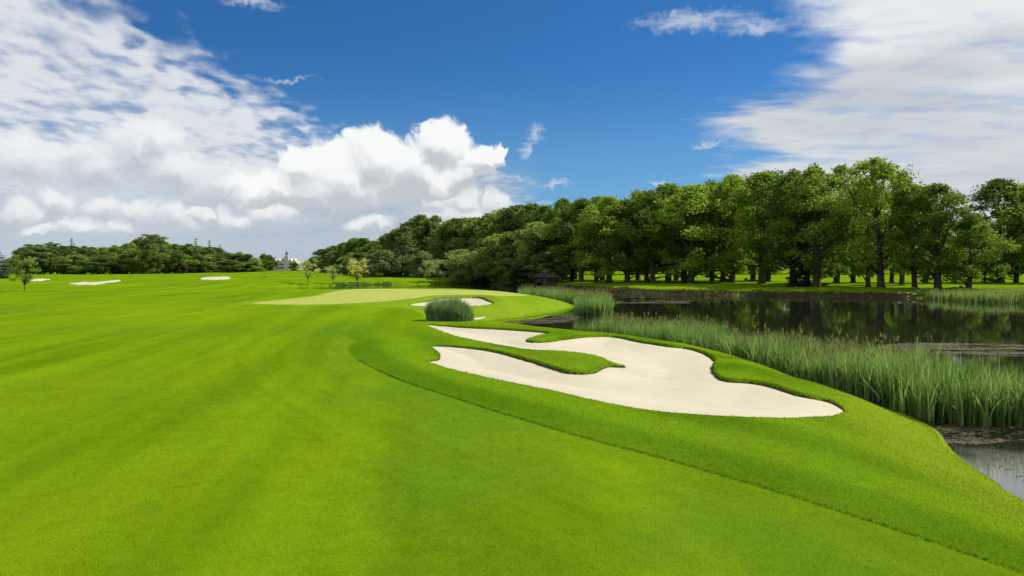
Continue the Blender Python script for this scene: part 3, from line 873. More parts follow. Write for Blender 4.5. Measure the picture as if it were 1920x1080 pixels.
# ------------------------------------------------------------------ the dense wood at the end of the lake
wood = [(1000,285,383,110),(972,292,387,110),(945,298,393,105),(918,304,402,100),(893,310,409,95),(866,316,410,90),(842,322,413,80),(815,332,405,66),(790,336,404,66),(764,344,417,62),(748,352,428,60),
        (725,362,438,60),(702,372,452,55),(682,384,447,46),(664,390,446,50),(645,400,455,48),(626,410,461,46),(608,418,467,42),(592,428,480,38),(580,436,488,30)]
for u, d, vt, w in wood:
    tree_at('wood', 'woodland_tree', u, d, vt, w*1.1, 'dark green tree in the back rank of the dense wood, its top on the skyline', 'back rank of the wood at the lake end')
wood2 = [(1035,246,425,85),(1008,250,418,95),(985,262,430,90),(955,272,436,85),(930,268,440,85),(905,312,446,80),(878,318,440,75),(852,318,436,75),(828,334,446,70),(800,340,440,70),(776,330,446,66),(752,338,452,60),
         (728,346,462,58),(704,356,468,54),(684,368,472,50),(660,376,474,50),(636,388,480,46),(612,398,486,42)]
for u, d, vt, w in wood2:
    tree_at('wood', 'woodland_tree', u, d, vt, w*1.05, 'dark green tree in the front rank of the dense wood, crown down to the ground', 'front rank of the wood at the lake end')
tree_at('slender', 'slender_tree', 759, 318, 425, 46, 'slender pale-trunked tree standing in front of the wood, taller than the shrubs beside it')
dead = tree_at('pine', 'dead_tree', 965, 258, 432, 40, 'bare pale dead tree standing among the green crowns of the wood')
for c in list(dead.children):
    if c.name.startswith('crown'): bpy.data.objects.remove(c)
for c in dead.children: c.data = c.data.copy(); c.data.materials[0] = BARK_PALE; c.name = 'trunk'
for u, d, vt, w in [(722,312,470,66),(790,302,472,60),(700,322,478,50),(745,316,478,56),(660,340,484,44)]:
    tree_at('shrub', 'shrub', u, d, vt, w, 'rounded grey-green shrub at the foot of the wood, above the sunny slope', 'shrubs at the foot of the wood', cat='shrub')
for u, d, vt, w in [(1020,243,476,70),(985,242,482,60),(955,247,484,60),(932,268,480,50),(1046,242,484,50)]:
    tree_at('wood', 'waterside_tree', u, d, vt, w, 'low dark green tree hanging over the water beside the boathouse', 'low trees by the boathouse')
def foot(u, vb):
    x, y, z = [float(q[0]) for q in ground(u, vb)]; return x, y, z
def tree_px(kind, name, u, vb, vt, w, label, group=None, **kw):
    x, y, z = foot(u, vb)
    return tree(kind, name, x, y, (vb-vt)/F*y, w/F*y, label, group, z=z, **kw)
tree_px('willow', 'willow', 864, 531.2, 466, 74, 'pale green rounded willow on the far bank, behind the dark conical yew')
tree_px('willow', 'willow', 893, 531, 470, 46, 'pale green willow crown rising behind the dark yew, smaller of the two')
tree_px('yew', 'yew_bush', 903, 532.3, 480, 54, 'near-black conical yew at the water edge')
tree_px('young', 'young_tree', 802, 531.5, 488, 28, 'narrow pale green young tree at the water edge, beside its rounder neighbour')
tree_px('young', 'young_tree', 824, 530.5, 489, 44, 'rounded pale green young tree on a thin stem on the sunny slope')
tree_px('sapling', 'sapling', 577, 535, 487, 42, 'round-crowned light green sapling on a thin dark trunk, nearest the manor')
tree_px('sapling', 'sapling', 624, 534, 497, 36, 'small thin light green sapling between the round-crowned and the yellow saplings', )
tree_px('autumn', 'sapling', 671, 536, 481, 46, 'yellow and russet leaved sapling behind the putting green')
tree_px('small_tree', 'small_tree', 46, 545, 488, 46, 'small dark green tree standing alone on the far fairway in its own shadow')
# ------------------------------------------------------------------ the far wood beyond the fairway
prof = [(16,500),(25,488),(40,466),(65,459),(90,456),(110,462),(150,462),(170,465),(200,463),(220,462),(245,456),(275,445),(290,440),(305,455),(325,456),(345,459),(370,460),(390,462),(412,466),(430,474),(450,472),(470,479),(490,488)]
pu, pv = zip(*prof)
k = 0
for u in np.arange(30, 486, 15.5):
    for rank, (d, dv, lab, grp) in enumerate([(440, 0, 'dark green tree on the skyline of the far wood across the fairway', 'skyline trees of the far wood'),
                                   (405, 13, 'dark green tree at the front edge of the far wood across the fairway', 'front trees of the far wood')]):
        uu = u+rng0.normal()*3+rank*7; k += 1
        if rank == 1 and (abs(uu-270) < 8): continue
        vt = np.interp(uu, pu, pv)+dv*(1+0.5*rng0.random())+rng0.normal()*1.5
        kd = 'wood' if rank == 0 or k % 5 else 'shrub'
        tree_at('wood', 'woodland_tree', uu, d+rng0.normal()*8, vt, 38+rng0.random()*14, lab, grp)
tree_at('pine', 'pine_tree', 287, 398, 439, 52, 'tallest round-topped pine in the far wood')
tree_at('pine', 'pine_tree', 70, 400, 457, 52, 'flat-topped pine at the outer end of the far wood')
tree_at('pine', 'pine_tree', 96, 408, 456, 44, 'dark layered pine beside the flat-topped pine in the far wood')
tree_at('conifer', 'conifer', 133, 410, 446, 34, 'pointed conifer standing alone above the far wood, between the pines and the round tops')
tree_at('conifer', 'conifer', 256, 425, 450, 28, 'thin pointed conifer just beside the tallest round-topped pine')
tree_at('conifer', 'conifer', 369, 412, 447, 30, 'pointed conifer spire in the far wood, first of three towards the manor')
tree_at('conifer', 'conifer', 390, 416, 450, 30, 'pointed conifer spire in the far wood, middle one of three towards the manor')
tree_at('conifer', 'conifer', 412, 418, 458, 30, 'pointed conifer spire in the far wood, last of three towards the manor')
tree_at('copper', 'copper_tree', 338, 392, 492, 34, 'reddish brown leaved low tree at the foot of the far wood')
tree_at('bright', 'bright_tree', 268, 392, 480, 22, 'narrow bright green tree in the middle of the dark far wood')
tree_at('bright', 'bright_tree', 505, 420, 478, 26, 'bright yellow-green tree beside the manor')
tree_at('wood', 'woodland_tree', 493, 440, 475, 20, 'narrow dark tree pressed against the bright tree beside the manor')
tree_at('wood', 'woodland_tree', 478, 405, 484, 30, 'rounded blue-green tree at the end of the far wood, nearest the manor')
tree_at('conifer', 'conifer', -4, 300, 462, 40, 'dark tree cut by the edge of the picture beyond the small lone tree')
tree_at('shrub', 'shrub', 14, 380, 494, 22, 'small blue-green shrub in the gap before the far wood', cat='shrub')
tree_at('wood', 'woodland_tree', 552, 560, 492, 20, 'dark tree in front of the manor wing')
print('trees', time.time()-T0)
# ------------------------------------------------------------------ blades: reeds, tufts, mown grass
def blade_strip(root, hgt, width, lean_dir, lean, rr, seg=4, face=None):
    """curved tapering blades -> verts, quads; arrays of n"""
    n = len(root)
    t = np.linspace(0, 1, seg+1)
    a = rr.random(n)*6.283 if face is None else face
    side = np.stack([np.cos(a), np.sin(a), np.zeros(n)], 1)
    ld = np.stack([np.cos(lean_dir), np.sin(lean_dir), np.zeros(n)], 1)
    V = np.zeros((n, seg+1, 2, 3))
    for i, q in enumerate(t):
        c = root + ld*(lean*hgt*q**2)[:, None]; c = c + np.array([0, 0, 1.0])*(hgt*(q-0.28*lean*q**3))[:, None]
        w = width*(1-q**1.8)*(0.75+0.25*math.sin(math.pi*min(1, q+0.25))) + width*0.04
        V[:, i, 0] = c - side*w[:, None]/2; V[:, i, 1] = c + side*w[:, None]/2
    base = (np.arange(n)*(seg+1)*2)[:, None]
    fs = []
    for i in range(seg):
        fs.append(np.concatenate([base+2*i, base+2*i+1, base+2*i+3, base+2*i+2], 1))
    return V.reshape(-1, 3), np.stack(fs, 1).reshape(-1, 4), (seg+1)*2

def reed_mat(name, a, b, dry, trans=0.3):
    m, g = material(name)
    t = g.attr('tint'); dr = g.attr('dry')
    c = g.mix(t, a, b); c = g.mix(dr.step(0.35, 0.8), c, g.mix(t, dry, tuple(x*1.9 for x in dry)))
    tr = g.n('ShaderNodeBsdfTranslucent'); g.set(tr.inputs[0], g.mul(c, (1.2, 1.25, 0.8)))
    g.out(g.shmix(trans, g.bsdf(c, 0.6, None, 0.12), N(g.nt, tr.outputs[0])))
    return m
REED = reed_mat('reed_leaves', (0.066, 0.135, 0.032), (0.310, 0.440, 0.150), (0.125, 0.105, 0.050), 0.42)
ADDED_SEDGE = reed_mat('added_sedge_leaves', (0.055, 0.120, 0.034), (0.140, 0.240, 0.070), (0.08, 0.07, 0.03), 0.25)
REED_BLUE = reed_mat('blue_reed_leaves', (0.085, 0.160, 0.072), (0.330, 0.440, 0.215), (0.14, 0.12, 0.06), 0.45)

def reed_bed(name, pts, hts, label, mat, rr, leaves=4, width=0.028, dry=0.12, heads=0.0, spread=0.12, kind='stuff', cat='reeds', group='reed beds of the lake', zb=None, seg=4, patch=1.2, heart=None):
    """stems at pts (n,2) with heights"""
    n = len(pts)
    R_ = np.repeat(pts, leaves, 0); H_ = np.repeat(hts, leaves)*(0.62+0.42*rr.random(n*leaves))
    z = (np.zeros(len(R_))-0.05) if zb is None else H0(R_[:, 0], R_[:, 1])
    z = np.maximum(z, -0.08)
    root = np.stack([R_[:, 0]+rr.normal(size=len(R_))*0.035, R_[:, 1]+rr.normal(size=len(R_))*0.035, z], 1)
    lean = np.abs(rr.normal(size=len(R_)))*spread+0.03
    big = rr.random(len(R_)) < 0.16; lean[big] += 0.35*rr.random(big.sum())+0.1
    ld_ = rr.random(len(R_))*6.283
    if heart is not None:                          # a clump spreads outwards from its middle
        q = np.hypot(R_[:, 0]-heart[0], R_[:, 1]-heart[1])/heart[2]
        ld_ = np.arctan2(R_[:, 1]-heart[1], R_[:, 0]-heart[0])+rr.normal(size=len(R_))*0.7; lean = lean*0.6+0.40*q**1.5*rr.random(len(R_))
    v, f, k = blade_strip(root, H_, width*(0.6+0.8*rr.random(len(R_))), ld_, lean, rr, seg)
    pn = fbm(R_[:, 0]/patch, R_[:, 1]/patch, 9, 3)
    ti = np.clip(0.40+0.5*pn+rr.normal(size=len(R_))*0.32, 0, 1)
    dr = np.clip(dry*2.2+0.55*fbm(R_[:, 0]/1.9+40, R_[:, 1]/1.9, 4, 2)+rr.normal(size=len(R_))*0.22, 0, 1)*(rr.random(len(R_)) < 0.15+dry*2)
    V, Fc, T, Dr = [v], [f], [np.repeat(ti, k)], [np.repeat(dr, k)]
    if heads > 0:
        m = rr.random(n) < heads
        c = np.stack([pts[m, 0], pts[m, 1], hts[m]*(1.0+0.1*rr.random(m.sum()))-0.1], 1)
        for j in range(3):
            q = c+rr.normal(size=c.shape)*np.array([0.03, 0.03, 0.02])
            v2, f2, k2 = blade_strip(q-np.array([0, 0, 0.18]), 0.2+0.14*rr.random(len(q)), np.full(len(q), 0.05), rr.random(len(q))*6.28, 0.25+0.3*rr.random(len(q)), rr, 3)
            V.append(v2); Fc.append(f2+sum(len(a) for a in V[:-1])); T.append(np.repeat(rr.random(len(q)), k2)); Dr.append(np.ones(len(q)*k2))
        st = np.stack([pts[m, 0], pts[m, 1], np.full(m.sum(), -0.05)], 1)
        v3, f3, k3 = blade_strip(st, c[:, 2]+0.02, np.full(len(st), 0.012), rr.random(len(st))*6.28, np.full(len(st), 0.02), rr, 2)
        off = sum(len(a) for a in V); V.append(v3); Fc.append(f3+off); T.append(np.full(len(st)*k3, 0.5)); Dr.append(np.full(len(st)*k3, 0.5))
    me = mesh_np(name, np.vstack(V), np.vstack(Fc), mat, dict(tint=np.concatenate(T), dry=np.concatenate(Dr)))
    return tag(obj(name, me), label, cat, group, kind)

def in_poly(rr, poly, n):
    poly = np.asarray(poly, float); out = []
    lo, hi = poly.min(0), poly.max(0); got = 0
    while got < n:
        p = lo+(hi-lo)*rr.random((n*2, 2)); p = p[inside(p[:, 0], p[:, 1], poly)]
        out.append(p); got += len(p)
    return np.vstack(out)[:n]

def band(rr, line, n, w0_, w1_, side=1):
    """points beside a polyline, offset w0..w1 metres towards the water"""
    line = np.asarray(line, float); d = np.diff(line, axis=0); L = np.linalg.norm(d, axis=1); c = np.concatenate([[0], np.cumsum(L)])
    s = rr.random(n)*c[-1]; i = np.clip(np.searchsorted(c, s)-1, 0, len(L)-1); t = (s-c[i])/L[i]
    nrm = np.stack([d[:, 1], -d[:, 0]], 1)/L[:, None]
    return line[i]+d[i]*t[:, None]+nrm[i]*(side*(w0_+(w1_-w0_)*rr.random(n)))[:, None]

rr = np.random.default_rng(21)
sh = lambda a, b: NEAR[(NEAR[:, 1] > a) & (NEAR[:, 1] < b) & (NEAR[:, 0] > 0)]
# tall reeds standing in the water at the near end
pn_ = catmull([wd(1716,27.2),(14.3,25.7),(16.3,25.2),(19,25.2),(23,25.8),(27,26.5),(27,29.6),(20,28.4),(17.2,29.4),(16.4,31.4),(15.6,33.2),(13.6,32.4)], 4)
p_ = in_poly(rr, pn_, 3000); p_ = p_[fbm(p_[:, 0]/0.8, p_[:, 1]/0.8, 33, 2)+0.25*rr.normal(size=len(p_)) > -0.22]
edge_ = np.clip((28.6-p_[:, 1])/3, 0, 1)
reed_bed('reed_bed', p_, 2.0+0.65*fbm(p_[:, 0]/1.0, p_[:, 1]/1.0, 2, 3)-0.40*sstep(15.0, 18.5, p_[:, 0])+0.2*rr.normal(size=len(p_)), 'tall fresh green reeds standing in the water at the near end of the bed', REED, rr, 6, 0.05, 0.07, 0.03, 0.16)
l_ = sh(30.0, 45.5)
p_ = band(rr, l_, 4600, 0.1, 4.4); p_ = p_[fbm(p_[:, 0]/0.9, p_[:, 1]/0.9, 31, 2)+0.25*rr.normal(size=len(p_)) > -0.28]
h_ = 1.75+0.45*sstep(0.0, 0.5, fbm(p_[:, 0]/3, p_[:, 1]/3, 41, 2))-0.25+0.42*fbm(p_[:, 0]/1.6, p_[:, 1]/1.6, 5, 3)+0.2*rr.normal(size=len(p_))
reed_bed('reed_bed', p_, h_, 'olive and brown-headed reeds along the bank behind the large sand bunker', REED, rr, 5, 0.045, 0.10, 0.11, 0.18)
l_ = sh(46.3, 58)
p_ = band(rr, l_, 3200, 0.1, 4.2)
reed_bed('reed_bed', p_, 1.7+0.4*fbm(p_[:, 0]/1.6, p_[:, 1]/1.6, 6, 3)+0.18*rr.normal(size=len(p_)), 'pale tipped green reeds at the inlet end of the near bank', REED, rr, 5, 0.042, 0.06, 0.08, 0.14)
pt = catmull([(7.0,90.5),(8.6,87.4),(10.6,87.6),(11.6,93),(12.2,103),(11.2,114),(8.0,127),(2.6,136),(1.2,131),(5.5,120),(8.4,110),(9.5,104.5),(8.8,97)], 4)
p_ = in_poly(rr, pt, 4200)
reed_bed('reed_bed', p_, 2.15+0.3*fbm(p_[:, 0]/3, p_[:, 1]/3, 7, 2)+0.12*rr.normal(size=len(p_)), 'light green reeds wrapped round the point of the putting green', REED, rr, 4, 0.07, 0.06, 0.12, 0.14)
pl = catmull([w0(1735,559.5),w0(1772,563.5),w0(1840,568),w0(1925,569),w0(1990,571),(104,122),(100,134),w0(1925,557),w0(1850,556),w0(1785,557.5)], 4)
p_ = in_poly(rr, pl, 4200)
reed_bed('reed_bed', p_, 1.75+0.3*fbm(p_[:, 0]/3, p_[:, 1]/3, 8, 2)+0.12*rr.normal(size=len(p_)), 'olive reeds at the foot of the far bank, below the lakeside trees', REED, rr, 4, 0.11, 0.14, 0.15, 0.14)
# the lone clump near the green, on the edge of the inlet
cx_, cy_, cz_ = foot(842, 603)
a_ = rr.random(2300)*6.283; q_ = rr.random(2300)**0.5
p_ = np.stack([cx_+q_*np.cos(a_)*1.55*(1+0.15*np.sin(3*a_)), cy_+0.9+q_*np.sin(a_)*1.3], 1)
h_ = (1.72-0.75*q_**3-0.50*sstep(0.4, 1.6, p_[:, 0]-cx_)+0.3*fbm(p_[:, 0]/0.7, p_[:, 1]/0.7, 3, 2)+0.2*rr.normal(size=2300))
reed_bed('reed_clump', p_, h_, 'lone bushy clump of blue-green reeds between two bunkers', REED_BLUE, rr, 5, 0.06, 0.03, 0.06, 0.18, None, 'reeds', None, True, heart=(cx_, cy_+0.9, 1.7))

l_ = FAR[(FAR[:, 0] < -33) & (FAR[:, 1] > 226)]  # sedge added to stand for the dark reflections along the arm
p_ = np.vstack([band(rr, l_, 2600, -0.6, 2.2, 1), band(rr, l_, 2600, -0.6, 2.2, -1)]); p_ = p_[(fbm(p_[:, 0]/5, p_[:, 1]/5, 8, 3) > -0.25) & (p_[:, 0]/p_[:, 1] > -0.228) & (p_[:, 0]/p_[:, 1] < -0.150)]
reed_bed('reed_bed', p_, 0.20+0.25*fbm(p_[:, 0]/5, p_[:, 1]/5, 8, 3)+0.1*rr.normal(size=len(p_)), 'low sedge added for the dark band of reflections along the water arm behind the putting green', ADDED_SEDGE, rr, 3, 0.13, 0.05, 0.0, 0.2, zb=True)
# ------------------------------------------------------------------ growth and stones on the far bank
TUFT = reed_mat('bank_growth', (0.045, 0.062, 0.018), (0.135, 0.150, 0.055), (0.075, 0.045, 0.026), 0.15)
l_ = FAR[(FAR[:, 0] > -8) & (FAR[:, 1] > 100) & (FAR[:, 0] < 100)]
nb = 15000
p_ = band(rr, l_, nb, -2.0, 0.4, 1)
sid = inside(p_[:, 0], p_[:, 1], LAKE)
dsh = seg_dist(p_[:, 0], p_[:, 1], FAR, False)*np.where(sid, -1, 1)
if np.median(dsh) < 0:
    p_ = band(rr, l_, nb, -2.0, 0.4, -1)
z_ = np.maximum(H0(p_[:, 0], p_[:, 1]), -0.02)
h_ = (0.22+0.5*rr.random(nb)**2)*(0.6+0.7*sstep(-.3, .4, fbm(p_[:, 0]/5, p_[:, 1]/5, 3, 3)))
v, f, k = blade_strip(np.stack([p_[:, 0], p_[:, 1], z_-0.03], 1), h_, 0.10+0.16*rr.random(nb), rr.random(nb)*6.28, 0.2+0.7*rr.random(nb), rr, 2)
ti = np.clip(0.5+0.4*fbm(p_[:, 0]/3, p_[:, 1]/3, 5, 2)+0.25*rr.normal(size=nb), 0, 1)
dr = np.clip(0.45+0.6*fbm(p_[:, 0]/9+5, p_[:, 1]/9, 8, 3)+0.2*rr.normal(size=nb), 0, 1)
tag(obj('bank_vegetation', mesh_np('bank_vegetation', v, f, TUFT, dict(tint=np.repeat(ti, k), dry=np.repeat(dr, k)))), 'rough brown and reddish growth along the far bank', 'undergrowth', None, 'stuff')
mt_stone = simple('pale_stone', (0.23, 0.21, 0.18), 0.9, 0.3, 4.0, 0.2, 0.5)
import bmesh
def rock_mesh(seed):
    r2 = np.random.default_rng(seed); bm = bmesh.new(); bmesh.ops.create_icosphere(bm, subdivisions=2, radius=1)
    co = np.array([v.co[:] for v in bm.verts]); pl_ = r2.normal(size=(9, 3)); pl_ /= np.linalg.norm(pl_, axis=1)[:, None]
    for q in pl_:
        dd = co@q; c = r2.uniform(0.55, 0.85); m = dd > c; co[m] -= np.outer(dd[m]-c, q)
    co *= np.array([1.0, 0.75, 0.5])
    for v_, c in zip(bm.verts, co): v_.co = c
    me = bpy.data.meshes.new('stone'); bm.to_mesh(me); bm.free(); me.materials.append(mt_stone); return me
RK = [rock_mesh(s) for s in range(4)]
for i in range(18):
    u = 1680+i*5.4+rr.normal()*2; vb = 553.5+rr.random()*5.0+(u-1640)*0.012
    x, y = w0(u, vb); zz = float(H0(np.array([x]), np.array([y]))[0])
    o = obj('stone', RK[i % 4]); s = 0.25+0.3*rr.random()
    o.location = (x, y, max(zz, 0)+0.1*s); o.scale = (s*1.3, s, s); o.rotation_euler = (rr.normal()*.2, rr.normal()*.2, rr.random()*6.28)
    tag(o, 'pale grey stone on the far waterline below the lakeside trees', 'stone', 'pale stones along the far waterline')

# ------------------------------------------------------------------ floating weed
WEED = reed_mat('floating_weed', (0.022, 0.019, 0.008), (0.095, 0.078, 0.036), (0.10, 0.06, 0.03), 0.0)
def weed(name, poly, n, size, thr, label, sx=1.6, sy=0.8, seed=3):
    p = in_poly(rr, poly, n)
    m = fbm(p[:, 0]/sx, p[:, 1]/sy, seed, 5)+0.16*rr.normal(size=n) > thr; p = p[m]; n = len(p)
    a = rr.random(n)*6.28; s = size*(0.4+rr.random(n)**2*1.2)
    V = []
    for k in range(5):
        q = a+k*1.2566; rad = s*(0.7+0.5*rr.random(n))
        V.append(np.stack([p[:, 0]+np.cos(q)*rad, p[:, 1]+np.sin(q)*rad*0.8, 0.004+0.012*rr.random(n)], 1))
    V = np.stack(V, 1).reshape(-1, 3); Fc = np.arange(len(V)).reshape(-1, 5)
    ti = np.clip(0.5+0.5*fbm(p[:, 0]/0.7, p[:, 1]/0.7, 6, 2)+0.2*rr.normal(size=n), 0, 1)
    return tag(obj(name, mesh_np(name, V, Fc, WEED, dict(tint=np.repeat(ti, 5), dry=np.zeros(len(V))))), label, 'weed', 'floating weed on the lake', 'stuff')
weed('floating_weed', [w0(1752,800),w0(1800,793),w0(1960,790),w0(2100,800),w0(2000,822),w0(1900,828),w0(1830,834),w0(1775,832)], 4200, 0.065, 0.10, 'brown water weed floating at the feet of the nearest reeds', 1.5, 0.9)
weed('floating_weed', [w0(1640,650),w0(1700,641),w0(1800,643),w0(1960,648),w0(2000,672),w0(1900,668),w0(1800,664),w0(1700,662)], 7000, 0.13, 0.10, 'dark grey-brown mat of weed on the open water beyond the reeds', 4.5, 1.2)
weed('floating_weed', [w0(925,607),w0(960,600),w0(1040,596),w0(1085,594),w0(1080,604),w0(1000,608)], 3000, 0.16, 0.06, 'thin streaks of weed on the inlet beside the putting green', 3.5, 1.4)
weed('floating_weed', [w0(1770,862),w0(1830,838),w0(1960,832),w0(2000,890),w0(1930,905),w0(1870,885)], 500, 0.03, 0.05, 'few scattered scraps of weed in the open corner of water', 1.2, 0.7)
weed('floating_weed', [w0(1140,563),w0(1250,562),w0(1300,564),w0(1290,569),w0(1150,569)], 1600, 0.35, 0.0, 'thin drift of weed below the far bank, past the point of the green', 9, 3)
br = []
bx, by = wd(1612, 30.2)
br.append(tube(bend(rr, (bx, by, 1.02), (bx+0.52, by-0.5, 0.20), 6, 0.03), np.linspace(0.022, 0.035, 6), 6))
br.append(tube(bend(rr, (bx+0.25, by-0.25, 0.62), (bx-0.1, by-0.1, 0.75), 4, 0.02), np.linspace(0.02, 0.008, 4), 5))
v, f = join(br)
tag(obj('dead_branch', mesh_np('dead_branch', v, f, BARK_PALE, None, True)), 'bare forked dead branch leaning in the reeds by the bank', 'branch')

# ------------------------------------------------------------------ mown grass near the camera and longer fringe on the edges
mt_grass, g = material('grass_blades')
c, fine, mid = turf_colour(g, g.pos(), g.attr('green_edge'), g.attr('fringe_edge'), g.attr('cut_edge'), g.attr('shore_turf'), None)
t = g.attr('tint')
c = g.mul(c, g.grey(0.66+t*0.72))
c = g.mix(g.attr('dry'), c, (0.20, 0.215, 0.045))
tr = g.n('ShaderNodeBsdfTranslucent'); g.set(tr.inputs[0], g.mul(c, (1.15, 1.1, 0.7)))
g.out(g.shmix(0.4, g.bsdf(c, 0.7, None, 0.06), N(g.nt, tr.outputs[0])))

def grass_obj(name, p, hgt, wid, lean, label, seg=1, dryness=0.05):
    n = len(p)
    z, sb = carve(p[:, 0], p[:, 1], H0(p[:, 0], p[:, 1]))
    sr = sdf(p[:, 0], p[:, 1], ROUGH)
    dn = seg_dist(p[:, 0], p[:, 1], NEAR, False)
    z = z + 0.024*sstep(0.03, -0.03, sr)*np.exp(-(np.maximum(-sr, 0)/4.0)**2)*(p[:, 1] < 30)
    v, f, k = blade_strip(np.stack([p[:, 0], p[:, 1], z-0.01], 1), hgt, wid, rr.random(n)*6.28, lean, rr, seg)
    sg = np.full(n, 99.0); sf = np.full(n, 99.0)
    m = p[:, 1] > 50
    if m.any(): sg[m] = sdf(p[m, 0], p[m, 1], GREEN); sf[m] = sdf(p[m, 0], p[m, 1], FRINGE)
    at = dict(green_edge=sg, fringe_edge=sf, cut_edge=sr, shore_turf=sstep(5.0, 0.3, dn)*sstep(90, 60, p[:, 1]), tint=rr.random(n), dry=(rr.random(n) < dryness)*0.7)
    return tag(obj(name, mesh_np(name, v, f, mt_grass, {a: np.repeat(b, k) for a, b in at.items()})), label, 'grass', None, 'stuff')
NG = 520000
q = 1/9.0 + (1/60.0-1/9.0)*rr.random(NG); dist = 1/q
a_ = R(-40)+R(80)*rr.random(NG)
p_ = np.stack([np.tan(a_)*dist, dist], 1)
p_ = p_[~inside(p_[:, 0], p_[:, 1], LAKE)]
s1, _ = lip_field(p_[:, 0], p_[:, 1], MAIN, MAIN_LIP); p_ = p_[s1 > 0.05]
sr_ = sdf(p_[:, 0], p_[:, 1], ROUGH)
n_ = len(p_); sc_ = 0.5+p_[:, 1]/22
h_ = (0.020+0.020*rr.random(n_))*np.where(sr_ < 0, 1.15, 0.85)*np.minimum(sc_, 1.5); w_ = 0.0075*sc_*(0.6+0.8*rr.random(n_))
grass_obj('grass', p_, h_, w_, 0.3+0.9*rr.random(n_), 'short mown grass of the fairway and the rough round the bunkers')
# longer grass hanging over the bunker lips, the first cut and the waterline
def along(line, n, o0, o1, closed=True, wts=None):
    ln = np.vstack([line, line[:1]]) if closed else line
    return band(rr, ln, n, o0, o1, 1)
E = []
m_ = np.vstack([MAIN, MAIN[:1]])
for o0, o1, n in ((-0.16, 0.16, 15000),):
    e = band(rr, m_, n, o0, o1, 1); s, l = lip_field(e[:, 0], e[:, 1], MAIN, MAIN_LIP)
    e = e[(s > -0.01) & (s < 0.16) & (rr.random(n) < 0.25+l*6)]; E.append(e)
e = band(rr, np.vstack([GBK, GBK[:1]]), 6000, -0.2, 0.2, 1); s, l = lip_field(e[:, 0], e[:, 1], GBK, GBK_LIP); E.append(e[(s > -0.01) & (rr.random(6000) < 0.2+l*2)])
e = CUT[(CUT[:, 1] < 34)]; E.append(band(rr, e, 4000, -0.02, 0.04, 1))
e = NEAR[(NEAR[:, 1] > 5) & (NEAR[:, 1] < 115)]; e2 = band(rr, e, 30000, -0.5, 0.5, 1); e2 = e2[~inside(e2[:, 0], e2[:, 1], LAKE)]; ds_ = seg_dist(e2[:, 0], e2[:, 1], NEAR, False); E.append(e2[rr.random(len(e2)) < np.exp(-ds_/0.12)])
e = np.vstack(E); n_ = len(e)
grass_obj('edge_grass', e, 0.028+0.045*rr.random(n_), (0.008+0.010*rr.random(n_))*(0.6+e[:, 1]/28), 0.4+1.2*rr.random(n_), 'longer grass fringing the bunker lips, the first cut and the waterline', 2, 0.08)
print('blades', time.time()-T0)
# ------------------------------------------------------------------ the manor far away
mt_lime = simple('pale_limestone', (0.47, 0.45, 0.42), 0.9, 0.18, 0.6, 0.2)
mt_slate = simple('slate_roof', (0.10, 0.105, 0.12), 0.7, 0.2, 1.5, 0.3)
mt_pane = simple('dark_window', (0.02, 0.024, 0.03), 0.15, 0.1, 1.0, 0.6)
MD = 620.0
mx = lambda u: (u-U0)/F*MD
mz = lambda v: ZC+(V0-v)/F*MD
zg = float(H0(np.array([mx(537)]), np.array([MD]))[0])-0.2
x0m, x1m = mx(514), mx(558)
man = empty('manor_house', (mx(536), MD, zg)); tag(man, 'pale stone manor house with gables, chimneys and a pointed clock tower, beyond the hill', 'manor')
O = np.array([mx(536), MD, zg])
def part(mb, name, mat, parent=man): return mb.build(name, mat, parent)
lx = lambda u: mx(u)-O[0]
lz = lambda v: mz(v)-O[2]
w = MB()
w.box(lx(517), lx(541), 0, 9, 0, lz(489.5))
for k in range(10): w.box(lx(517)+k*1.0+0.1, lx(517)+k*1.0+0.6, -0.02, 0.5, lz(489.5)-0.01, lz(489.5)+0.5)     # parapet
w.prism([(lx(519), lz(490)), (lx(525), lz(490)), (lx(522), lz(485.5))], -0.3, 8)
w.box(lx(541)+0.01, lx(556), -1.5, 8, 0, lz(490))
w.prism([(lx(541.5), lz(490)), (lx(548), lz(490)), (lx(545), lz(485))], -1.6, 8)
w.prism([(lx(549), lz(490)), (lx(555.5), lz(490)), (lx(552), lz(485))], -1.6, 8)
wall = part(w, 'wall', mt_lime)
r = MB()
r.prism([(lx(525.5), lz(489)), (lx(541), lz(489)), (lx(538), lz(485.5)), (lx(528), lz(485.5))], 2, 7)
rf = part(r, 'roof', mt_slate)
for u in (527, 532, 543, 556.5): part(MB().box(lx(u)-0.35, lx(u)+0.35, 3.2, 4.4, lz(489), lz(481.5), 0.05), 'chimney', mt_lime, rf)
tw = part(MB().box(lx(533), lx(541.5), -1.0, 2.4, 0, lz(482.0)).box(lx(532.6), lx(541.9), -1.15, 2.55, lz(482)+0.005, lz(481)), 'tower', mt_lime)
part(MB().cone(lx(537.3), 0.7, lz(481), lz(477), 1.35, 1.25, 8), 'belfry', mt_lime, tw)
part(MB().cone(lx(537.3), 0.7, lz(477)+0.003, lz(469.5), 1.5, 0.06, 8), 'spire', mt_slate, tw)
pin = part(MB().box(lx(513), lx(517)-0.01, -1, 2.4, 0, lz(484)), 'turret', mt_lime)
for u in (513.4, 516.2): part(MB().cone(lx(u), 0.5, lz(484), lz(480), 0.4, 0.05, 6), 'pinnacle', mt_slate, pin)
for u in (519.5, 523, 526.5, 530): 
    for v0, v1 in ((504, 500.5), (497.5, 494)):
        part(MB().box(lx(u)-0.45, lx(u)+0.45, -0.06, 0.15, lz(v0), lz(v1)), 'window', mt_pane)
for u in (545, 552):
    for v0, v1 in ((504, 499.5), (497, 492.5)):
        part(MB().box(lx(u)-0.7, lx(u)+0.7, -1.56, -1.2, lz(v0), lz(v1)), 'window', mt_pane)

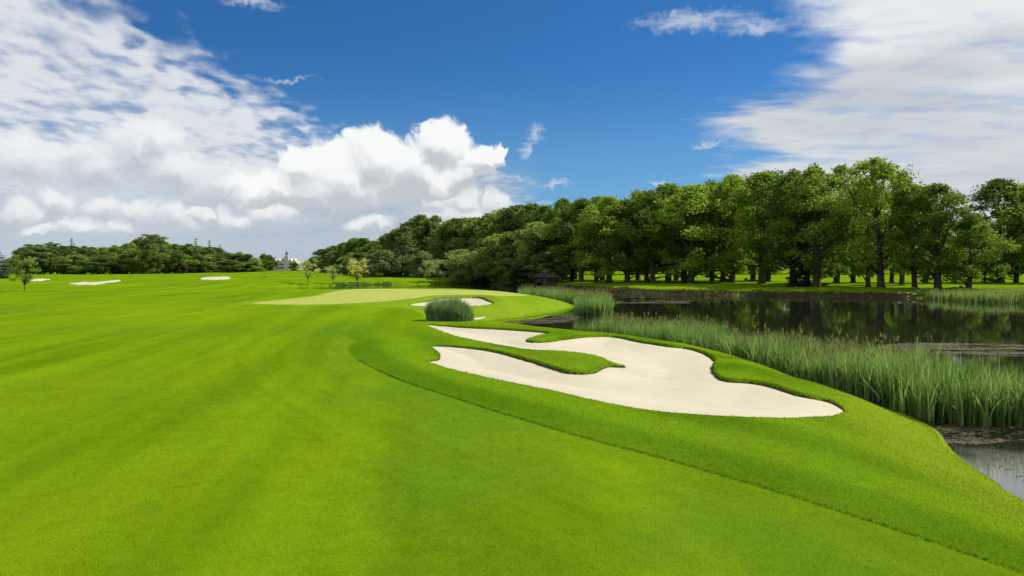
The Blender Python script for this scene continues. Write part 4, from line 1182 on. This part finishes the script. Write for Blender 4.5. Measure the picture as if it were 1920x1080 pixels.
# ------------------------------------------------------------------ boathouse by the far shore
mt_thatch = simple('weathered_thatch', (0.050, 0.046, 0.036), 0.95, 0.35, 2.0, 0.1, 0.6)
mt_dark = simple('dark_boards', (0.035, 0.030, 0.026), 0.9, 0.3, 3.0, 0.15)
mt_plaster = simple('grey_plaster', (0.09, 0.08, 0.07), 0.9, 0.2, 2.0, 0.15)
HD = 224.0
hx_, hz_ = (1024-U0)/F*HD, float(H0(np.array([(1024-U0)/F*HD]), np.array([HD]))[0])
hut = empty('boathouse', (hx_, HD, hz_-0.05)); hut.scale = (0.92, 0.92, 0.82); tag(hut, 'dark low boathouse with a weathered roof under the trees on the far bank', 'boathouse')
px_ = HD/F
wl = MB()
for a, b in ((-3.7, -2.9), (-1.6, -0.9), (0.1, 3.7)): wl.box(a, b, 0, 0.22, 0, 2.5)
wl.box(-3.7, -3.5, 0.22, 4, 0, 2.5); wl.box(3.5, 3.7, 0.22, 4, 0, 2.5); wl.box(-3.5, 3.5, 3.8, 4, 0, 2.5); wl.box(-3.7, 3.7, 0, 0.22, 2.5, 2.7)
part(wl, 'wall', mt_dark, hut)
part(MB().add([(-4.2,-0.6,2.55),(4.2,-0.6,2.55),(4.2,4.6,2.55),(-4.2,4.6,2.55),(-2.4,2,4.0),(2.4,2,4.0)], [(0,1,5,4),(1,2,5),(2,3,4,5),(3,0,4),(3,2,1,0)]), 'roof', mt_thatch, hut)
part(MB().box(-0.9, 0.1, 0.03, 0.12, 0, 2.45), 'door', mt_plaster, hut)
part(MB().box(-2.9, -1.6, 0.05, 0.12, 0.8, 2.4), 'shutter', simple('brown_shutter', (0.07, 0.05, 0.035)), hut)

# ------------------------------------------------------------------ two cars parked beyond the trees, a bench, a post
mt_paint = simple('dark_blue_paint', (0.012, 0.020, 0.060), 0.3, 0.1, 1.0, 0.6)
mt_glass = simple('car_glass', (0.02, 0.022, 0.025), 0.08, 0.1, 1.0, 0.7)
mt_tyre = simple('tyre_rubber', (0.015, 0.015, 0.015), 0.85)
mt_rim = simple('wheel_metal', (0.3, 0.3, 0.3), 0.4, 0.1, 2.0, 0.5)
def make_car(label):
    c = empty('parked_car', (0, 0, 0)); tag(c, label, 'car', 'dark cars parked beyond the lakeside trees')
    b = MB(); prof_ = [(-2.05,0.45),(-2.1,0.80),(-1.95,0.98),(-1.25,1.03),(-0.75,1.46),(0.75,1.50),(1.35,1.06),(2.0,0.92),(2.12,0.62),(2.08,0.42)][::-1]
    b.prism(prof_[::-1] if False else [(-2.08,0.42),(2.05,0.42),(2.1,0.80),(1.95,0.98),(1.35,1.04),(0.75,1.46),(-0.75,1.50),(-1.4,1.06),(-2.0,0.92),(-2.12,0.62)], -0.85, 0.85)
    b.build('body', mt_paint, c)
    for s in (-1, 1):
        gm = MB(); gm.prism([(-1.15,1.05),(1.12,1.05),(0.68,1.40),(-0.68,1.43)], s*0.855-0.004, s*0.855+0.004); gm.build('window', mt_glass, c)
        for wx in (-1.3, 1.3):
            wh = MB().wheel(wx, s*0.87-0.11, s*0.87+0.02, 0.33, 0.33).build('wheel', mt_tyre, c)
            MB().wheel(wx, s*0.87-0.10, s*0.87+0.035, 0.33, 0.19).build('rim', mt_rim, wh)
    return c
def copy_tree(o, parent=None):
    c = o.copy(); COL.objects.link(c); c.parent = parent
    for ch in o.children: copy_tree(ch, c)
    return c
ca = make_car('dark blue parked car seen between trunks, nearer the point of the green')
cb = copy_tree(ca); cb['label'] = 'dark blue parked car seen between trunks, closer to the broadest lakeside trees'
for c_, u, d, rz in ((ca, 1281, 282, 0.15), (cb, 1333, 276, -0.1)):
    x = (u-U0)/F*d; c_.location = (x, d, float(H0(np.array([x]), np.array([d]))[0])); c_.rotation_euler = (0, 0, rz)
mt_bench = simple('dark_green_paint', (0.012, 0.022, 0.018), 0.6, 0.2, 3.0, 0.3)
x, y, z = foot(1857, 531.2)
be = empty('park_bench', (x, y, z)); be.rotation_euler = (0, 0, 0.08)
tag(be, 'low dark green bench on the lawn beside the rightmost trunk in view', 'bench')
sb_ = MB()
for k in range(4): sb_.box(-1.0, 1.0, -0.25+k*0.14, -0.14+k*0.14, 0.43, 0.47)
sb_.build('seat', mt_bench, be)
bb_ = MB()
for k in range(4): bb_.box(-1.0, 1.0, -0.31-k*0.02, -0.27-k*0.02, 0.50+k*0.14, 0.62+k*0.14)
bb_.build('backrest', mt_bench, be)
for xx in (-0.92, 0.92):
    MB().box(xx-0.05, xx+0.05, -0.36, 0.30, 0, 0.42).box(xx-0.05, xx+0.05, -0.268, 0.28, 0.60, 0.66).build('leg', mt_bench, be)
mt_wood = simple('weathered_wood', (0.10, 0.075, 0.05), 0.9, 0.3, 5.0, 0.15)
x, y, z = foot(497.5, 521.5)
po = empty('marker_post', (x, y, z)); tag(po, 'short dark post on the far fairway below the bright tree', 'post')
MB().box(-0.11, 0.11, -0.11, 0.11, 0, 1.0, 0.03).build('post', mt_wood, po)
MB().cone(0, 0, 1.003, 1.16, 0.16, 0.05, 8).build('cap', simple('pale_paint', (0.5, 0.5, 0.42)), po)
print('all', time.time()-T0)
